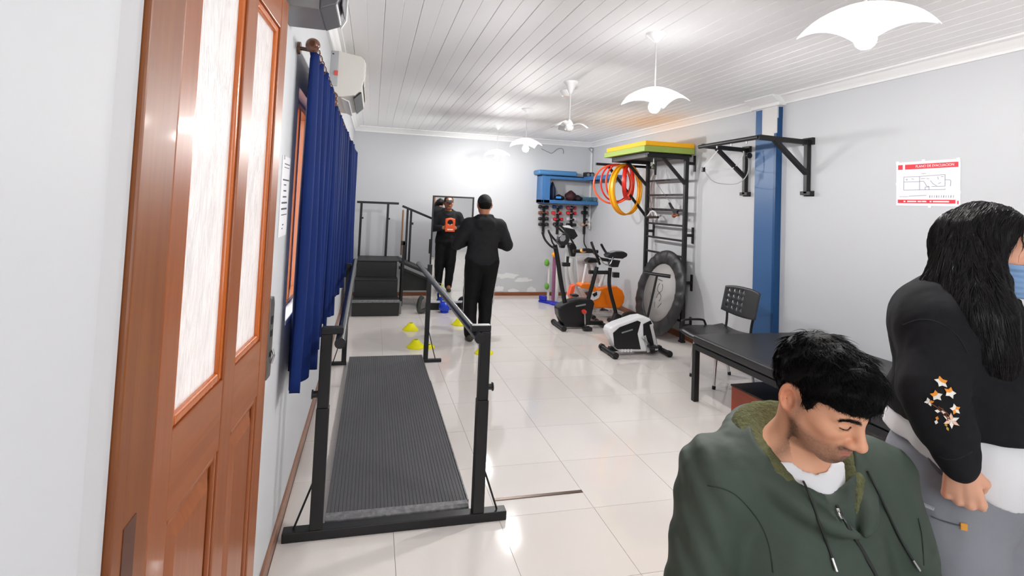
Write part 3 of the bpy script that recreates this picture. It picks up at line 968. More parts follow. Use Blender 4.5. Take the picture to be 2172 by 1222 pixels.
for z in (1.994, 1.798, 1.603, 1.412, 1.228, 1.03, .84, .65, .45, .25):
    h = .034 if abs(z - 1.603) < .01 else .026
    MB().box((LX - .013, LY0, z - h / 2), (LX + .013, LY1, z + h / 2)).build('rung', BLACK, ld, bevel=.004)
MB().bar((3.2, LY0, LZT - .02), (3.2, LY1, LZT - .02), .04, .04).build('top_cross_bar', BLACK, ld, bevel=.003)
# accessories hanging on the ladder
WOODG = wood_mat('handle_wood', (120, 60, 26), (140, 76, 36), .4, 'Y', .1)
hk = thing('pulley_hook', (3.70, 6.05, 1.55), 'black pulley hook with brown knob clipped on the ladder rung', 'hook')
MB().prism([(6.03, 1.60), (6.12, 1.62), (6.20, 1.68), (6.21, 1.70), (6.235, 1.70), (6.235, 1.685), (6.15, 1.60), (6.12, 1.57), (6.03, 1.56)], 'x', 3.69, 3.712).build('hook_plate', BLACK, hk)
MB().cyl((3.7, 6.0, 1.545), (3.7, 6.1, 1.535), .014, 12).sphere((3.7, 6.11, 1.535), .028, 14, 10).build('knob', WOODG, hk)
MB().tube([(3.70, 6.16, 1.67), (3.70, 6.62, 1.99)], .003, 6).build('cord', mat('cable_grey', (130, 130, 132), .5), hk)
hd = thing('cable_handle', (3.70, 6.7, 1.5), 'white and dark cable handle hanging at the left of the ladder rung', 'handle')
MB().cyl((3.70, 6.5, 1.503), (3.70, 6.8, 1.49), .017, 12).build('grip', mat('handle_dark', (44, 26, 22), .5), hd)
MB().tube(catmull([(3.70, 6.52, 1.51), (3.70, 6.58, 1.56), (3.70, 6.66, 1.58), (3.70, 6.72, 1.55), (3.70, 6.79, 1.5)], 5), .012, 8).build('strap', WHITEP, hd)
MB().tube([(3.70, 6.66, 1.58), (3.70, 6.68, 1.62)], .012, 8).build('clip', BLACK, hd)
kc = thing('rope_pull', (3.36, 6.2, 2.1), 'small rope pull hanging under the mats', 'rope pull')
MB().tube([(3.36, 6.05, 2.28), (3.36, 6.05, 2.17)], .006, 8).build('rope', WHITEP, kc)
MB().lathe([(.002, 2.17), (.02, 2.15), (.028, 2.12), (.02, 2.105), (.001, 2.1)], (3.36, 6.05, 0), 12).build('bead', mat('bead_olive', (66, 66, 48), .5), kc)

# ================================================================== MATS ON TOP
def matt(name, x0, x1, y0, y1, z0, z1, m, label):
    t = thing(name, ((x0 + x1) / 2, (y0 + y1) / 2, z0), label, 'exercise mat', 'mats stacked on the wall ladder')
    MB().box((x0, y0, z0), (x1, y1, z1)).build('mat_body', m, t, bevel=.008, segs=2)
    return t


matt('exercise_mat', 3.22, 3.82, 5.93, 6.98, 2.272, 2.30, mat('mat_black', (30, 30, 31), .5), 'thin black mat lowest in the stack on the wall ladder')
matt('exercise_mat', 3.14, 3.83, 5.885, 7.06, 2.302, 2.375, mat('mat_green', (150, 172, 78), .55, bump=(60, .05, .003)), 'green exercise mat in the middle of the stack on the ladder')
matt('exercise_mat', 3.16, 3.83, 5.895, 7.03, 2.377, 2.435, mat('mat_yellow', (252, 184, 8), .55), 'yellow exercise mat topmost of the stack on the ladder')

# ================================================================== HOOP ARM AND HOOPS
ha = thing('hoop_bracket', (3.83, 7.05, 2.0), 'black wall arm carrying the hanging hoops', 'wall bracket')
HYY = 7.06
MB().bar((XR - .01, HYY, 2.21), (3.02, HYY, 2.21), .035, .035).build('arm', BLACK, ha, bevel=.003)
MB().bar((XR - .03, HYY, 1.50), (3.2, HYY, 2.2), .035, .03, (0, 1, 0)).build('diagonal_brace', BLACK, ha, bevel=.003)
MB().box((XR - .03, HYY - .02, 1.45), (XR, HYY + .02, 2.24)).build('wall_plate', BLACK, ha, bevel=.003)


def hoop(c, r, az, w, m, label, tilt=0):
    """az: direction of the hoop's plane across the view (degrees from +X)"""
    t = thing('hoop', (c[0], c[1], c[2] - r), label, 'hoop')
    a = math.radians(az); ex = np.array([math.cos(a), math.sin(a), 0]); ez = np.array([0, 0, 1.0])
    n = np.cross(ex, ez); tl = math.radians(tilt)
    ez = math.cos(tl) * ez + math.sin(tl) * n
    pts = [np.array(c) + r * (math.cos(q) * ex + math.sin(q) * ez) for q in [2 * PI * k / 56 for k in range(56)]]
    if w > .02:
        mb = MB(); vs = []; n = np.cross(ex, ez)
        for p in pts:
            rad = (p - np.array(c)) / r
            for (u, v) in ((-1, -1), (1, -1), (1, 1), (-1, 1)):
                vs.append(p + rad * u * .006 + n * v * w / 2)
        K = len(pts); fs = []
        for i in range(K):
            for j in range(4):
                fs.append((i * 4 + j, i * 4 + (j + 1) % 4, ((i + 1) % K) * 4 + (j + 1) % 4, ((i + 1) % K) * 4 + j))
        mb.add(vs, fs, True).build('ring', m, t)
    else:
        MB().tube(pts, w, 10, closed=True).build('ring', m, t)
    return t


ORA = mat('hoop_orange', (242, 98, 52), .35); RED = mat('hoop_red', (226, 44, 30), .35); YLW = mat('hoop_yellow', (252, 178, 12), .35)
hoop(tuple(at(1300, 391, 'y', 7.0)), .27, -14, .013, ORA, 'outermost orange hoop hanging at the left of the bunch')
hoop(tuple(at(1306, 388, 'y', 6.99)), .262, 14, .012, RED, 'red hoop hanging next to the outermost orange one')
hoop(tuple(at(1312, 388, 'y', 6.98)), .262, 24, .012, mat('hoop_redorange', (234, 70, 42), .35), 'innermost orange-red hoop of the bunch')
hoop(tuple(at(1333, 386, 'y', 6.98)), .255, 50, .06, RED, 'broad red flat hoop hanging behind the yellow ones')
hoop(tuple(at(1329, 402, 'y', 6.96)), .35, 31, .075, YLW, 'broad yellow flat hoop hanging in front of the others')
hoop(tuple(at(1325, 402, 'y', 6.9)), .352, 28, .012, mat('hoop_amber', (250, 160, 20), .35), 'thin amber yellow hoop hanging lowest')

# ================================================================== TRAMPOLINE leaning on the ladder
tr = thing('trampoline', (3.58, 6.27, 0), 'round mini trampoline with black padded rim leaning against the wall ladder', 'trampoline')
TR = .535; lean = math.radians(13)
tez = np.array([math.sin(lean), 0, math.cos(lean)]); tey = np.array([0, -1.0, 0]); tn = np.cross(tey, tez)   # faces the room
tn = -tn if tn[0] > 0 else tn
tc_ = np.array([3.50, 6.26, .02]) + tez * TR
RIM = mat('trampoline_pad', (38, 38, 40), .45, bump=(25, .3, .01))


def trf(mb):
    return frame(mb, tc_, tey, tez, tn)


vs = []; fs = []; NS = 96; prof_ = [(.545, -.005), (.552, .012), (.54, .03), (.48, .036), (.40, .032), (.375, .022), (.37, .008)]
for i in range(NS):
    a = 2 * PI * i / NS
    wv = .006 * math.sin(19 * a + 1.3 * math.sin(3 * a)) + .004 * math.sin(31 * a)
    for (r, h) in prof_:
        vs.append((r * math.cos(a), r * math.sin(a), h + wv * (1 if .38 < r < .55 else .2)))
m_ = len(prof_)
for i in range(NS):
    for j in range(m_ - 1):
        i2 = (i + 1) % NS
        fs.append((i * m_ + j, i * m_ + j + 1, i2 * m_ + j + 1, i2 * m_ + j))
trf(MB().add(vs, fs, True)).build('padded_rim', RIM, tr)
trf(MB().lathe([(.39, .0), (.39, .012), (.0005, .012)], (0, 0, 0), 64)).build('jumping_mat', mat('trampoline_mat', (168, 166, 164), .55, bump=(200, .1, .002)), tr)
trf(MB().tube([(.53 * math.cos(2 * PI * k / 48), .53 * math.sin(2 * PI * k / 48), -.004) for k in range(48)], .016, 10, closed=True)).build('frame_ring', BLACK, tr)
for k_ in range(6):
    a = 2 * PI * (k_ + .5) / 6
    trf(MB().cyl((.5 * math.cos(a), .5 * math.sin(a), -.008), (.5 * math.cos(a), .5 * math.sin(a), -.028), .014, 10)).build('leg_socket', BLACKP, tr)
lg = MB()
for (cx, cy, r, a0, a1, w) in ((.0, .06, .06, 120, 420, .012), (.02, -.06, .05, -60, 200, .012)):
    pts = [(cx + r * math.cos(math.radians(a0 + (a1 - a0) * k / 14)), cy + r * math.sin(math.radians(a0 + (a1 - a0) * k / 14)), .0125) for k in range(15)]
    lg.tube(pts, w * .5, 6, flat=.3)
lg.tube([(.11, -.12, .0125), (.05, -.19, .0125)], .006, 6, flat=.3).tube([(-.09, .16, .0125), (.02, .15, .0125)], .005, 6, flat=.3).tube([(-.05, -.13, .0125), (-.02, -.2, .0125)], .006, 6, flat=.3).tube([(-.1, -.16, .0125), (-.22, -.03, .0125)], .003, 6, flat=.3)
trf(lg).build('printed_emblem', mat('emblem_grey', (84, 82, 80), .6), tr)

# ================================================================== PULL-UP BRACKET
pu = thing('pull_up_bar', (3.6, 4.5, 1.8), 'black wall-mounted pull-up bar frame around the blue pillar', 'pull-up bar')
BX = 3.3; ya, yb = 4.085, 4.93
z_ = 2.285
MB().cyl((BX, yb + .06, z_ - .005), (BX, ya, z_), .021, 16).build('front_bar', BLACK, pu)
for y in (ya, yb):
    MB().bar((BX - .01, y, z_), (XR - .002, y, z_ - .012), .04, .045).build('side_arm', BLACK, pu, bevel=.004)
    MB().box((XR - .05, y - .022, 1.80), (XR - .008, y + .022, z_)).build('upright', BLACK, pu, bevel=.004)
    MB().bar((BX + .16, y, z_ - .01), (XR - .03, y, 1.98), .036, .045, (0, 1, 0)).build('diagonal_brace', BLACK, pu, bevel=.003)
    MB().box((XR - .008, y - .06, 1.78), (XR, y + .06, 1.83)).box((XR - .05, y - .06, 1.79), (XR, y + .06, 1.825)).build('wall_plate', BLACK, pu, bevel=.003)
    MB().box((XR - .03, y - .06, z_ - .035), (XR, y + .06, z_ + .03)).build('wall_plate', BLACK, pu, bevel=.003)
for k_ in range(3):
    y = 4.25 + .22 * k_
    MB().cyl((BX, y, z_ - .02), (BX, y, z_ - .045), .008, 8).build('eye_bolt', CHROME, pu)
ct = thing('tangled_rope', (3.45, 4.95, 1.95), 'white pulley cord tangled on the left arm of the pull-up frame', 'cord')
MB().tube(catmull([(3.46, 4.90, 2.25), (3.38, 4.95, 2.12), (3.36, 5.0, 2.05), (3.5, 4.98, 2.05), (3.66, 4.93, 2.07), (3.72, 4.86, 2.18), (3.68, 4.78, 2.24)], 6), .0055, 6).build('cord_loop', WHITEP, ct)
MB().tube(catmull([(3.36, 5.0, 2.05), (3.46, 4.98, 1.93), (3.6, 4.94, 1.90), (3.72, 4.9, 1.92), (3.78, 4.84, 2.02), (3.74, 4.78, 2.2)], 6), .005, 6).build('cord_loop', mat('cord_grey', (190, 190, 192), .6), ct)
MB().box((3.345, 4.985, 2.02), (3.375, 5.015, 2.07)).build('stopper', BLACK, ct, bevel=.004)
MB().cyl((3.74, 4.76, 2.2), (3.74, 4.79, 2.2), .03, 16).build('pulley_wheel', BLACKP, ct)

# ================================================================== POSTER
ps = thing('wall_poster', (XR, 3.0, 1.7), 'white poster with red bands and a floor plan on the right wall', 'poster')
pa, pb_, pz0, pz1 = 2.775, 3.238, 1.708, 2.034
PRED = mat('poster_red', (222, 52, 66), .5)


def pbox(u0, v0, u1, v1, d0=.0035, d1=.0042):
    """u: 0..1 left to right as read, v: 0..1 bottom to top"""
    y0, y1 = pb_ - u1 * (pb_ - pa), pb_ - u0 * (pb_ - pa)
    return ((XR - d1, y0, pz0 + v0 * (pz1 - pz0)), (XR - d0, y1, pz0 + v1 * (pz1 - pz0)))


MB().box((XR - .0035, pa, pz0), (XR - .001, pb_, pz1)).build('sheet', mat('poster_paper', (238, 238, 244), .35, coat=.2), ps)
for _q in ((.03, .83, .11, .94), (.15, .83, .97, .94), (.03, .06, .93, .14), (.955, .05, .975, .12)):
    MB().box(*pbox(*_q)).build('red_band', PRED, ps)
eu, ev = (0, -1, 0), (0, 0, 1)


def ppt(u, v, d=.0044):
    return (XR - d, pb_ - u * (pb_ - pa), pz0 + v * (pz1 - pz0))


text_part('PLANO DE EVACUACION', 'title_text', WHITEP, ps, ppt(.62, .885), eu, ev, .026, .0004, .27)
ln = MB()


def pl(*pts, w=.0012):
    for q in range(len(pts) - 1):
        a, b = ppt(*pts[q]), ppt(*pts[q + 1]); ln.bar(a, b, .0006, w * 2, np.cross(np.array(b) - np.array(a), (1, 0, 0)))


pl((.13, .36), (.13, .66), (.39, .66), (.39, .36), (.13, .36)); pl((.13, .545), (.39, .545)); pl((.39, .66), (.78, .68), (.78, .43), (.58, .43)); pl((.39, .36), (.78, .36), (.78, .38))
pl((.39, .55), (.455, .55), (.48, .5), (.5, .44), (.54, .43), (.54, .36)); pl((.48, .36), (.48, .42), (.54, .42)); pl((.78, .57), (.85, .565), (.865, .54), (.86, .43)); pl((.56, .56), (.60, .49), (.66, .44)); pl((.41, .61), (.48, .61)); pl((.5, .61), (.54, .6)); pl((.67, .64), (.68, .58)); pl((.72, .64), (.76, .64)); pl((.68, .49), (.72, .51)); pl((.26, .615), (.30, .6))
pl((.42, .72), (.49, .722)); pl((.22, .22), (.47, .235), (.5, .23)); pl((.16, .6), (.19, .61), (.18, .57))
for k_ in range(11):
    u = .55 + k_ * .035
    pl((u, .185), (u + .004, .235), w=.0011 if k_ % 3 else .002)
for k_ in range(7):
    pl((.06 + k_ * .022, .208), (.074 + k_ * .022, .21))
ln.build('plan_drawing', mat('poster_ink', (104, 106, 122), .7), ps)
wt = MB()
for (a, b) in ((.13, .16), (.19, .34), (.36, .42), (.43, .50), (.55, .58), (.6, .84)):
    wt.box(*pbox(a, .085, b, .115, .0042, .0046))
wt.box(*pbox(.9, .14, .965, .34, .0035, .0040)).build('footer_marks', WHITEP, ps)
for (u, v) in ((.02, .99), (.97, .985), (.45, 1.0), (.02, .5), (.98, .3), (.55, 0.0)):
    q = ppt(u, v, .0046); MB().box((q[0], q[1] - .012, q[2] - .012), (q[0] + .0006, q[1] + .012, q[2] + .012)).build('tape', mat('clear_tape', (244, 244, 246), .15), ps)

# ================================================================== CHAIR
ch = thing('plastic_chair', (3.3, 4.5, 0), 'black plastic chair with perforated back beside the blue pillar', 'chair')
CY0, CY1 = 4.27, 4.75
seat = MB(); n = 10; vs = []; fs = []
for i in range(n + 1):
    for j in range(n + 1):
        u, v = i / n, j / n
        x = 2.96 + .48 * u; y = CY0 + (CY1 - CY0) * v
        z = .462 - .02 * math.sin(PI * v) - .035 * max(0, .15 - u) / .15 + .02 * max(0, u - .8) / .2
        e = .02 * (abs(2 * u - 1) ** 4)
        vs.append((x, CY0 + e + (CY1 - CY0 - 2 * e) * v, z))
W = n + 1
for i in range(n):
    for j in range(n):
        fs.append((i * W + j, (i + 1) * W + j, (i + 1) * W + j + 1, i * W + j + 1))
o = seat.add(vs, fs, True).build('seat', BLACKP, ch); md = o.modifiers.new('t', 'SOLIDIFY'); md.thickness = .018; md.offset = 1
# perforated backrest: a curved grid with its hole cells left out
gy, gz = 25, 15; vs = []; fs = []
for i in range(gy + 1):
    for j in range(gz + 1):
        u, v = i / gy, j / gz
        y = CY0 - .01 + (CY1 - CY0 + .02) * u
        z0_ = .60 + .03 * abs(2 * u - 1) ** 2; z = z0_ + (.885 - .02 * abs(2 * u - 1) ** 3 - z0_) * v
        x = 3.47 + .05 * v - .045 * (2 * u - 1) ** 2 + .02
        vs.append((x, y, z))
W = gz + 1
holes = set()
for a in (13, 16, 19, 22):
    for b in (3, 6, 9, 12):
        holes.add((a, b))
for i in range(gy):
    for j in range(gz):
        if (i, j) in holes:
            continue
        fs.append((i * W + j, (i + 1) * W + j, (i + 1) * W + j + 1, i * W + j + 1))
o = MB().add(vs, fs, True).build('backrest', mat('chair_back_plastic', (44, 44, 46), .4), ch); md = o.modifiers.new('t', 'SOLIDIFY'); md.thickness = .012
for y in (CY0 + .06, CY1 - .06):
    s = 1 if y > 4.5 else -1
    MB().tube(catmull([(3.40, y, .44), (3.445, y, .47), (3.46, y, .56), (3.475, y + s * .02, .70)], 6), .012, 10).build('back_support', BLACK, ch)
    MB().tube(catmull([(3.12, y, .44), (3.09, y, .25), (3.075, y, .012)], 5), .0125, 12).build('front_leg', CHROME, ch)
    MB().tube(catmull([(3.36, y, .44), (3.44, y, .25), (3.50, y, .012)], 5), .0125, 12).build('rear_leg', CHROME, ch)
    MB().cyl((3.073, y, 0), (3.076, y, .03), .016, 12).build('foot_cap', BLACKP, ch); MB().cyl((3.502, y, 0), (3.499, y, .03), .016, 12).build('foot_cap', BLACKP, ch)
MB().tube([(3.1, CY0 + .06, .44), (3.38, CY0 + .06, .44), (3.38, CY1 - .06, .44), (3.1, CY1 - .06, .44)], .012, 10, closed=True).build('seat_frame', BLACK, ch)
MB().tube(catmull([(3.0, CY1 + .01, .44), (3.0, CY1 + .01, .50), (3.03, CY1 + .01, .53), (3.22, CY1 + .01, .53), (3.26, CY1 + .01, .50), (3.28, CY1 + .01, .44)], 5), .011, 10).build('arm_loop', BLACK, ch)

# ================================================================== TREATMENT TABLE
tb = thing('treatment_table', (3.25, 3.15, 0), 'wide low black padded treatment table against the right wall', 'treatment table')
TX0_, TX1_, TYA, TYB = 2.70, 3.79, 2.05, 4.115
LEATH = mat('black_leatherette', (38, 38, 40), .38, spec=.4, bump=(300, .08, .002))
MB().box((TX0_ + .0, TYA, .475), (TX1_, TYB, .553)).build('padded_top', LEATH, tb, bevel=.022, segs=4)
fr = MB()
fr.box((TX0_ + .0, TYA + .02, .432), (TX0_ + .04, TYB - .005, .474)).box((TX1_ - .04, TYA + .02, .432), (TX1_, TYB - .005, .474)).box((TX0_ + .04, TYB - .045, .432), (TX1_ - .04, TYB - .005, .474)).box((TX0_ + .04, TYA + .02, .432), (TX1_ - .04, TYA + .06, .474))
fr.build('frame', BLACK, tb, bevel=.003)
for (x, y) in ((TX0_ - .001, TYB - .05), (TX1_ - .045, TYB - .05), (TX0_ - .001, TYA + .02), (TX1_ - .045, TYA + .02)):
    MB().box((x, y, 0), (x + .046, y + .046, .434)).build('leg', BLACK, tb, bevel=.003)
bx = thing('storage_box', (3.1, 3.7, 0), 'reddish brown wooden step box under the treatment table', 'box')
BXW = wood_mat('red_brown_wood', (138, 50, 20), (156, 62, 28), .4, 'Y', .1)
MB().hexa([(2.86, 3.80, 0), (2.88, 3.40, 0), (3.5, 3.43, 0), (3.48, 3.83, 0), (2.86, 3.80, .215), (2.88, 3.40, .215), (3.5, 3.43, .215), (3.48, 3.83, .215)]).build('box_body', BXW, bx, bevel=.004)
MB().hexa([(2.855, 3.805, .215), (2.875, 3.395, .215), (3.505, 3.425, .215), (3.485, 3.835, .215), (2.855, 3.805, .23), (2.875, 3.395, .23), (3.505, 3.425, .23), (3.485, 3.835, .23)]).build('box_lid', mat('box_top_dark', (46, 30, 26), .45), bx, bevel=.003)
# ================================================================== EXERCISE MACHINES
WHITEG = mat('white_gloss', (232, 232, 234), .25, coat=.3)
SILV = mat('silver_paint', (196, 196, 196), .3, spec=.5)
GREYP = mat('grey_plastic', (132, 134, 138), .4)
ORG = mat('orange_shell', (250, 128, 20), .3)


def shell(name, px_poly, y, half, m, parent, bevel=.02, scale=1.0):
    """machine shroud: side outline at depth y, given thickness"""
    pts = [xz(a, b, y) for a, b in px_poly]
    if scale != 1.0:
        cx = sum(p[0] for p in pts) / len(pts); cz = sum(p[1] for p in pts) / len(pts)
        pts = [(cx + (p[0] - cx) * scale, cz + (p[1] - cz) * scale) for p in pts]
    return MB().prism(pts[::-1], 'y', y - half, y + half).build(name, m, parent, bevel=bevel, segs=4)


def p3(px, py, y):
    return tuple(at(px, py, 'y', y))


# --- small white and black pedal bike, nearest
Yb = 5.5
bk = thing('exercise_bike', (2.9, Yb, 0), 'white and black small exercise bike with T-handle, nearest of the machines', 'exercise bike')
outl = [(1284, 702), (1288, 692), (1303, 684), (1343, 670), (1358, 668), (1371, 672), (1379, 684), (1386, 722), (1386, 742), (1309, 742), (1300, 738), (1290, 714)]
shell('body_shell', outl, Yb, .085, WHITEG, bk, .02)
side = [(1300, 706), (1314, 694), (1352, 680), (1359, 683), (1352, 708), (1359, 741), (1309, 741), (1303, 735)]
for s in (-1, 1):
    sp_ = shell('side_cover', side, Yb + s * .084, .006, BLACKP, bk, .003)
    st_ = MB()
    for k_ in range(4):
        a = xz(1312 + k_ * 6.5, 736, Yb); b = xz(1311 + k_ * 6.5, 744, Yb); st_.bar((a[0], Yb + s * .0915, a[1]), (b[0], Yb + s * .0915, b[1] + .01), .018, .003, (0, 1, 0))
    st_.build('white_stripe', WHITEG, sp_)
    a, b = xz(1311, 702, Yb), xz(1334, 695, Yb)
    MB().bar((a[0], Yb + s * .091, a[1]), (b[0], Yb + s * .091, b[1]), .014, .003, (0, 1, 0)).build('dark_emblem', GREYP, sp_)
nose = [(1356, 684), (1372, 676), (1379, 690), (1386, 725), (1386, 743), (1364, 743), (1357, 710)]
shell('rear_cover', nose, Yb - .002, .09, BLACKP, bk, .008)
for (q0, q1) in (((1358, 708), (1367, 742)), ((1372, 684), (1384, 738))):
    a, b = xz(*q0, Yb), xz(*q1, Yb)
    MB().bar((a[0], Yb - .093, a[1]), (b[0], Yb - .093, b[1]), .035, .006, (0, 1, 0)).build('grey_trim', SILV, bk)
for s, lab in ((1, 2.575), (-1, 3.215)):
    x = lab
    sb = MB().cyl((x, Yb - .17, .035), (x, Yb + .17, .035), .028, 16).build('stabilizer_bar', BLACK, bk)
    for y in (Yb - .17, Yb + .17):
        MB().cyl((x, y - .02, .036), (x, y + .02, .036), .035, 16).build('end_cap', BLACKP, sb)
MB().bar((2.58, Yb, .06), (3.21, Yb, .06), .06, .045).build('base_beam', BLACK, bk, bevel=.004)
h0, h1 = p3(1373, 676, Yb), p3(1394, 583, Yb)
MB().tube([h0, h1], .013, 12).build('handle_stem', BLACK, bk)
g0, g1 = np.array(p3(1372, 580, Yb)), np.array(p3(1416, 585, Yb))
MB().tube([g0 + (0, .06, 0), (g0 + g1) / 2, g1 - (0, .06, 0)], [.016, .02, .022], 12).build('handle_grip', BLACKP, bk)
MB().lathe([(.012, 0), (.012, .11)], (h0[0] - .1, Yb - .15, .2), 10, 'y').bar((h0[0] - .1, Yb - .1, .2), (h0[0] - .02, Yb - .1, .12), .02, .012).build('pedal_crank', CHROME, bk)
MB().box((h0[0] - .06, Yb - .2, .10), (h0[0] + .04, Yb - .11, .125)).build('pedal', BLACKP, bk, bevel=.006)

# --- black upright bike
Yk = 6.75
ub = thing('exercise_bike', (2.7, Yk, 0), 'black upright exercise bike with red crank bolt, left of the white one', 'exercise bike')
outl = [(1179, 652), (1185, 646), (1203, 637), (1222, 632), (1253, 634), (1256, 642), (1246, 684), (1233, 692), (1192, 691), (1181, 668)]
shell('body_shell', outl, Yk, .09, BLACKP, ub, .02)
for s in (-1, 1):
    a, b = xz(1216, 647, Yk), xz(1237, 643, Yk)
    MB().bar((a[0], Yk + s * .0905, a[1]), (b[0], Yk + s * .0905, b[1]), .02, .004, (0, 1, 0)).build('silver_flash', GREYP, ub)
a, b = xz(1183, 653, Yk), xz(1199, 643, Yk)
MB().bar((a[0], Yk, a[1] + .012), (b[0], Yk, b[1] + .012), .12, .008).build('top_flash', GREYP, ub)
for x in (2.44, 3.06):
    sb = MB().cyl((x, Yk - .2, .035), (x, Yk + .2, .035), .03, 14).build('stabilizer_bar', BLACK, ub)
    for y in (Yk - .2, Yk + .2):
        MB().cyl((x, y - .015, .036), (x, y + .015, .036), .036, 14).build('end_cap', BLACKP, sb)
MB().bar((2.44, Yk, .06), (3.06, Yk, .06), .06, .05).build('base_beam', BLACK, ub, bevel=.004)
mast = [p3(1198, 642, Yk), p3(1190, 600, Yk), p3(1182, 545, Yk), p3(1177, 520, Yk)]
MB().tube(catmull(mast, 5), .03, 14).build('mast', BLACK, ub)
sm_ = [p3(1246, 640, Yk), p3(1256, 605, Yk), p3(1266, 566, Yk)]
MB().tube(sm_, .027, 12).build('rear_mast', BLACK, ub)
for s in (-.16, .16):
    MB().tube(catmull([p3(1180, 528, Yk), p3(1168, 522, Yk + s), p3(1156, 508, Yk + s), p3(1150, 492, Yk + s)], 6), .014, 10).build('handlebar', BLACKP, ub)
cns = shell('console', [(1181, 512), (1184, 502), (1191, 495), (1199, 494), (1205, 500), (1206, 510), (1200, 519), (1188, 521)], Yk, .05, BLACKP, ub, .012)
shell('console_screen', [(1187, 506), (1192, 499), (1199, 499), (1200, 507), (1196, 512), (1189, 512)], Yk - .05, .004, GREYP, cns, .002)
for s in (-.07, .07):
    MB().tube(catmull([p3(1179, 524, Yk), p3(1172, 515, Yk + s), p3(1168, 502, Yk + s), p3(1163, 490, Yk + s)], 6), .011, 10).build('inner_handle', BLACKP, ub)
a = xz(1232, 658, Yk)
MB().cyl((a[0], Yk - .13, a[1]), (a[0], Yk - .09, a[1]), .03, 16).build('crank_bolt', mat('red_bolt', (226, 60, 40), .35), ub)
b = xz(1233, 688, Yk)
MB().bar((a[0], Yk - .125, a[1]), (b[0], Yk - .125, b[1]), .016, .024, (0, 1, 0)).build('crank_arm', CHROME, ub)
MB().box((b[0] - .05, Yk - .24, b[1] - .03), (b[0] + .06, Yk - .13, b[1] + .01)).build('pedal', BLACKP, ub, bevel=.01)
MB().bar((a[0], Yk + .125, a[1]), (a[0] - .03, Yk + .125, a[1] + .16), .016, .024, (0, 1, 0)).build('crank_arm', CHROME, ub)
MB().box((a[0] - .08, Yk + .13, a[1] + .15), (a[0] + .02, Yk + .23, a[1] + .18)).build('pedal', BLACKP, ub, bevel=.01)
q = p3(1190, 560, Yk)
MB().box((q[0] + .02, Yk - .03, q[2] - .03), (q[0] + .12, Yk + .03, q[2] + .02)).cyl((q[0] + .09, Yk, q[2]), (q[0] + .09, Yk, q[2] + .1), .018, 10).build('adjust_knob', BLACKP, ub, bevel=.004)

# --- black stepper with T handlebars
Yc = 6.8
sp = thing('exercise_bike', (3.3, Yc, 0), 'black exercise bike with wide handlebars and console, behind the white one', 'exercise bike')
MB().tube(catmull([p3(1311, 688, Yc), p3(1304, 655, Yc), p3(1296, 625, Yc), p3(1292, 600, Yc), p3(1294, 568, Yc)], 5), .026, 12).build('mast', BLACK, sp)
MB().bar((3.24, Yc, .055), (3.5, Yc, .055), .07, .05).build('base_beam', BLACK, sp, bevel=.004)
MB().cyl((3.27, Yc - .2, .04), (3.27, Yc + .2, .04), .032, 14).build('stabilizer_bar', BLACK, sp)
MB().prism([(3.22, .06), (3.32, .06), (3.30, .16), (3.26, .18)], 'y', Yc - .05, Yc + .05).build('mast_foot', BLACK, sp, bevel=.008)
MB().tube([p3(1249, 577, Yc), p3(1272, 578, Yc), p3(1295, 578, Yc)], .026, 12).build('cross_bar', BLACKP, sp)
for s, (q0, q1, q2) in ((-.14, ((1254, 513), (1262, 535), (1272, 560))), (.14, ((1275, 518), (1285, 535), (1300, 548)))):
    MB().tube(catmull([p3(*q0, Yc + s), p3(*q1, Yc + s), p3(*q2, Yc)], 6), .017, 12).build('handlebar', BLACKP, sp)
MB().tube(catmull([p3(1236, 530, Yc), p3(1256, 532, Yc), p3(1272, 548, Yc), p3(1290, 552, Yc)], 5), .022, 12).build('arm_rest', BLACKP, sp)
shell('console', [(1284, 541), (1290, 536), (1304, 533), (1319, 533), (1326, 537), (1325, 543), (1316, 548), (1300, 547), (1288, 547)], Yc, .08, BLACKP, sp, .012)
shell('console_screen', [(1292, 535.5), (1304, 531.8), (1317, 531.8), (1318, 533), (1304, 533.5), (1293, 537)], Yc, .06, GREYP, sp, .001)
shell('console_back', [(1290, 550), (1313, 552), (1308, 566), (1294, 566)], Yc, .05, BLACKP, sp, .006)
MB().tube(catmull([p3(1270, 545, Yc - .08), p3(1282, 560, Yc - .09), p3(1294, 560, Yc - .08), p3(1300, 545, Yc - .08)], 5), .008, 8).build('bottle_loop', CHROME, sp)
q = p3(1300, 583, Yc); MB().box((q[0], Yc - .03, q[2] - .035), (q[0] + .085, Yc + .03, q[2] + .035)).build('adjust_block', BLACKP, sp, bevel=.005)

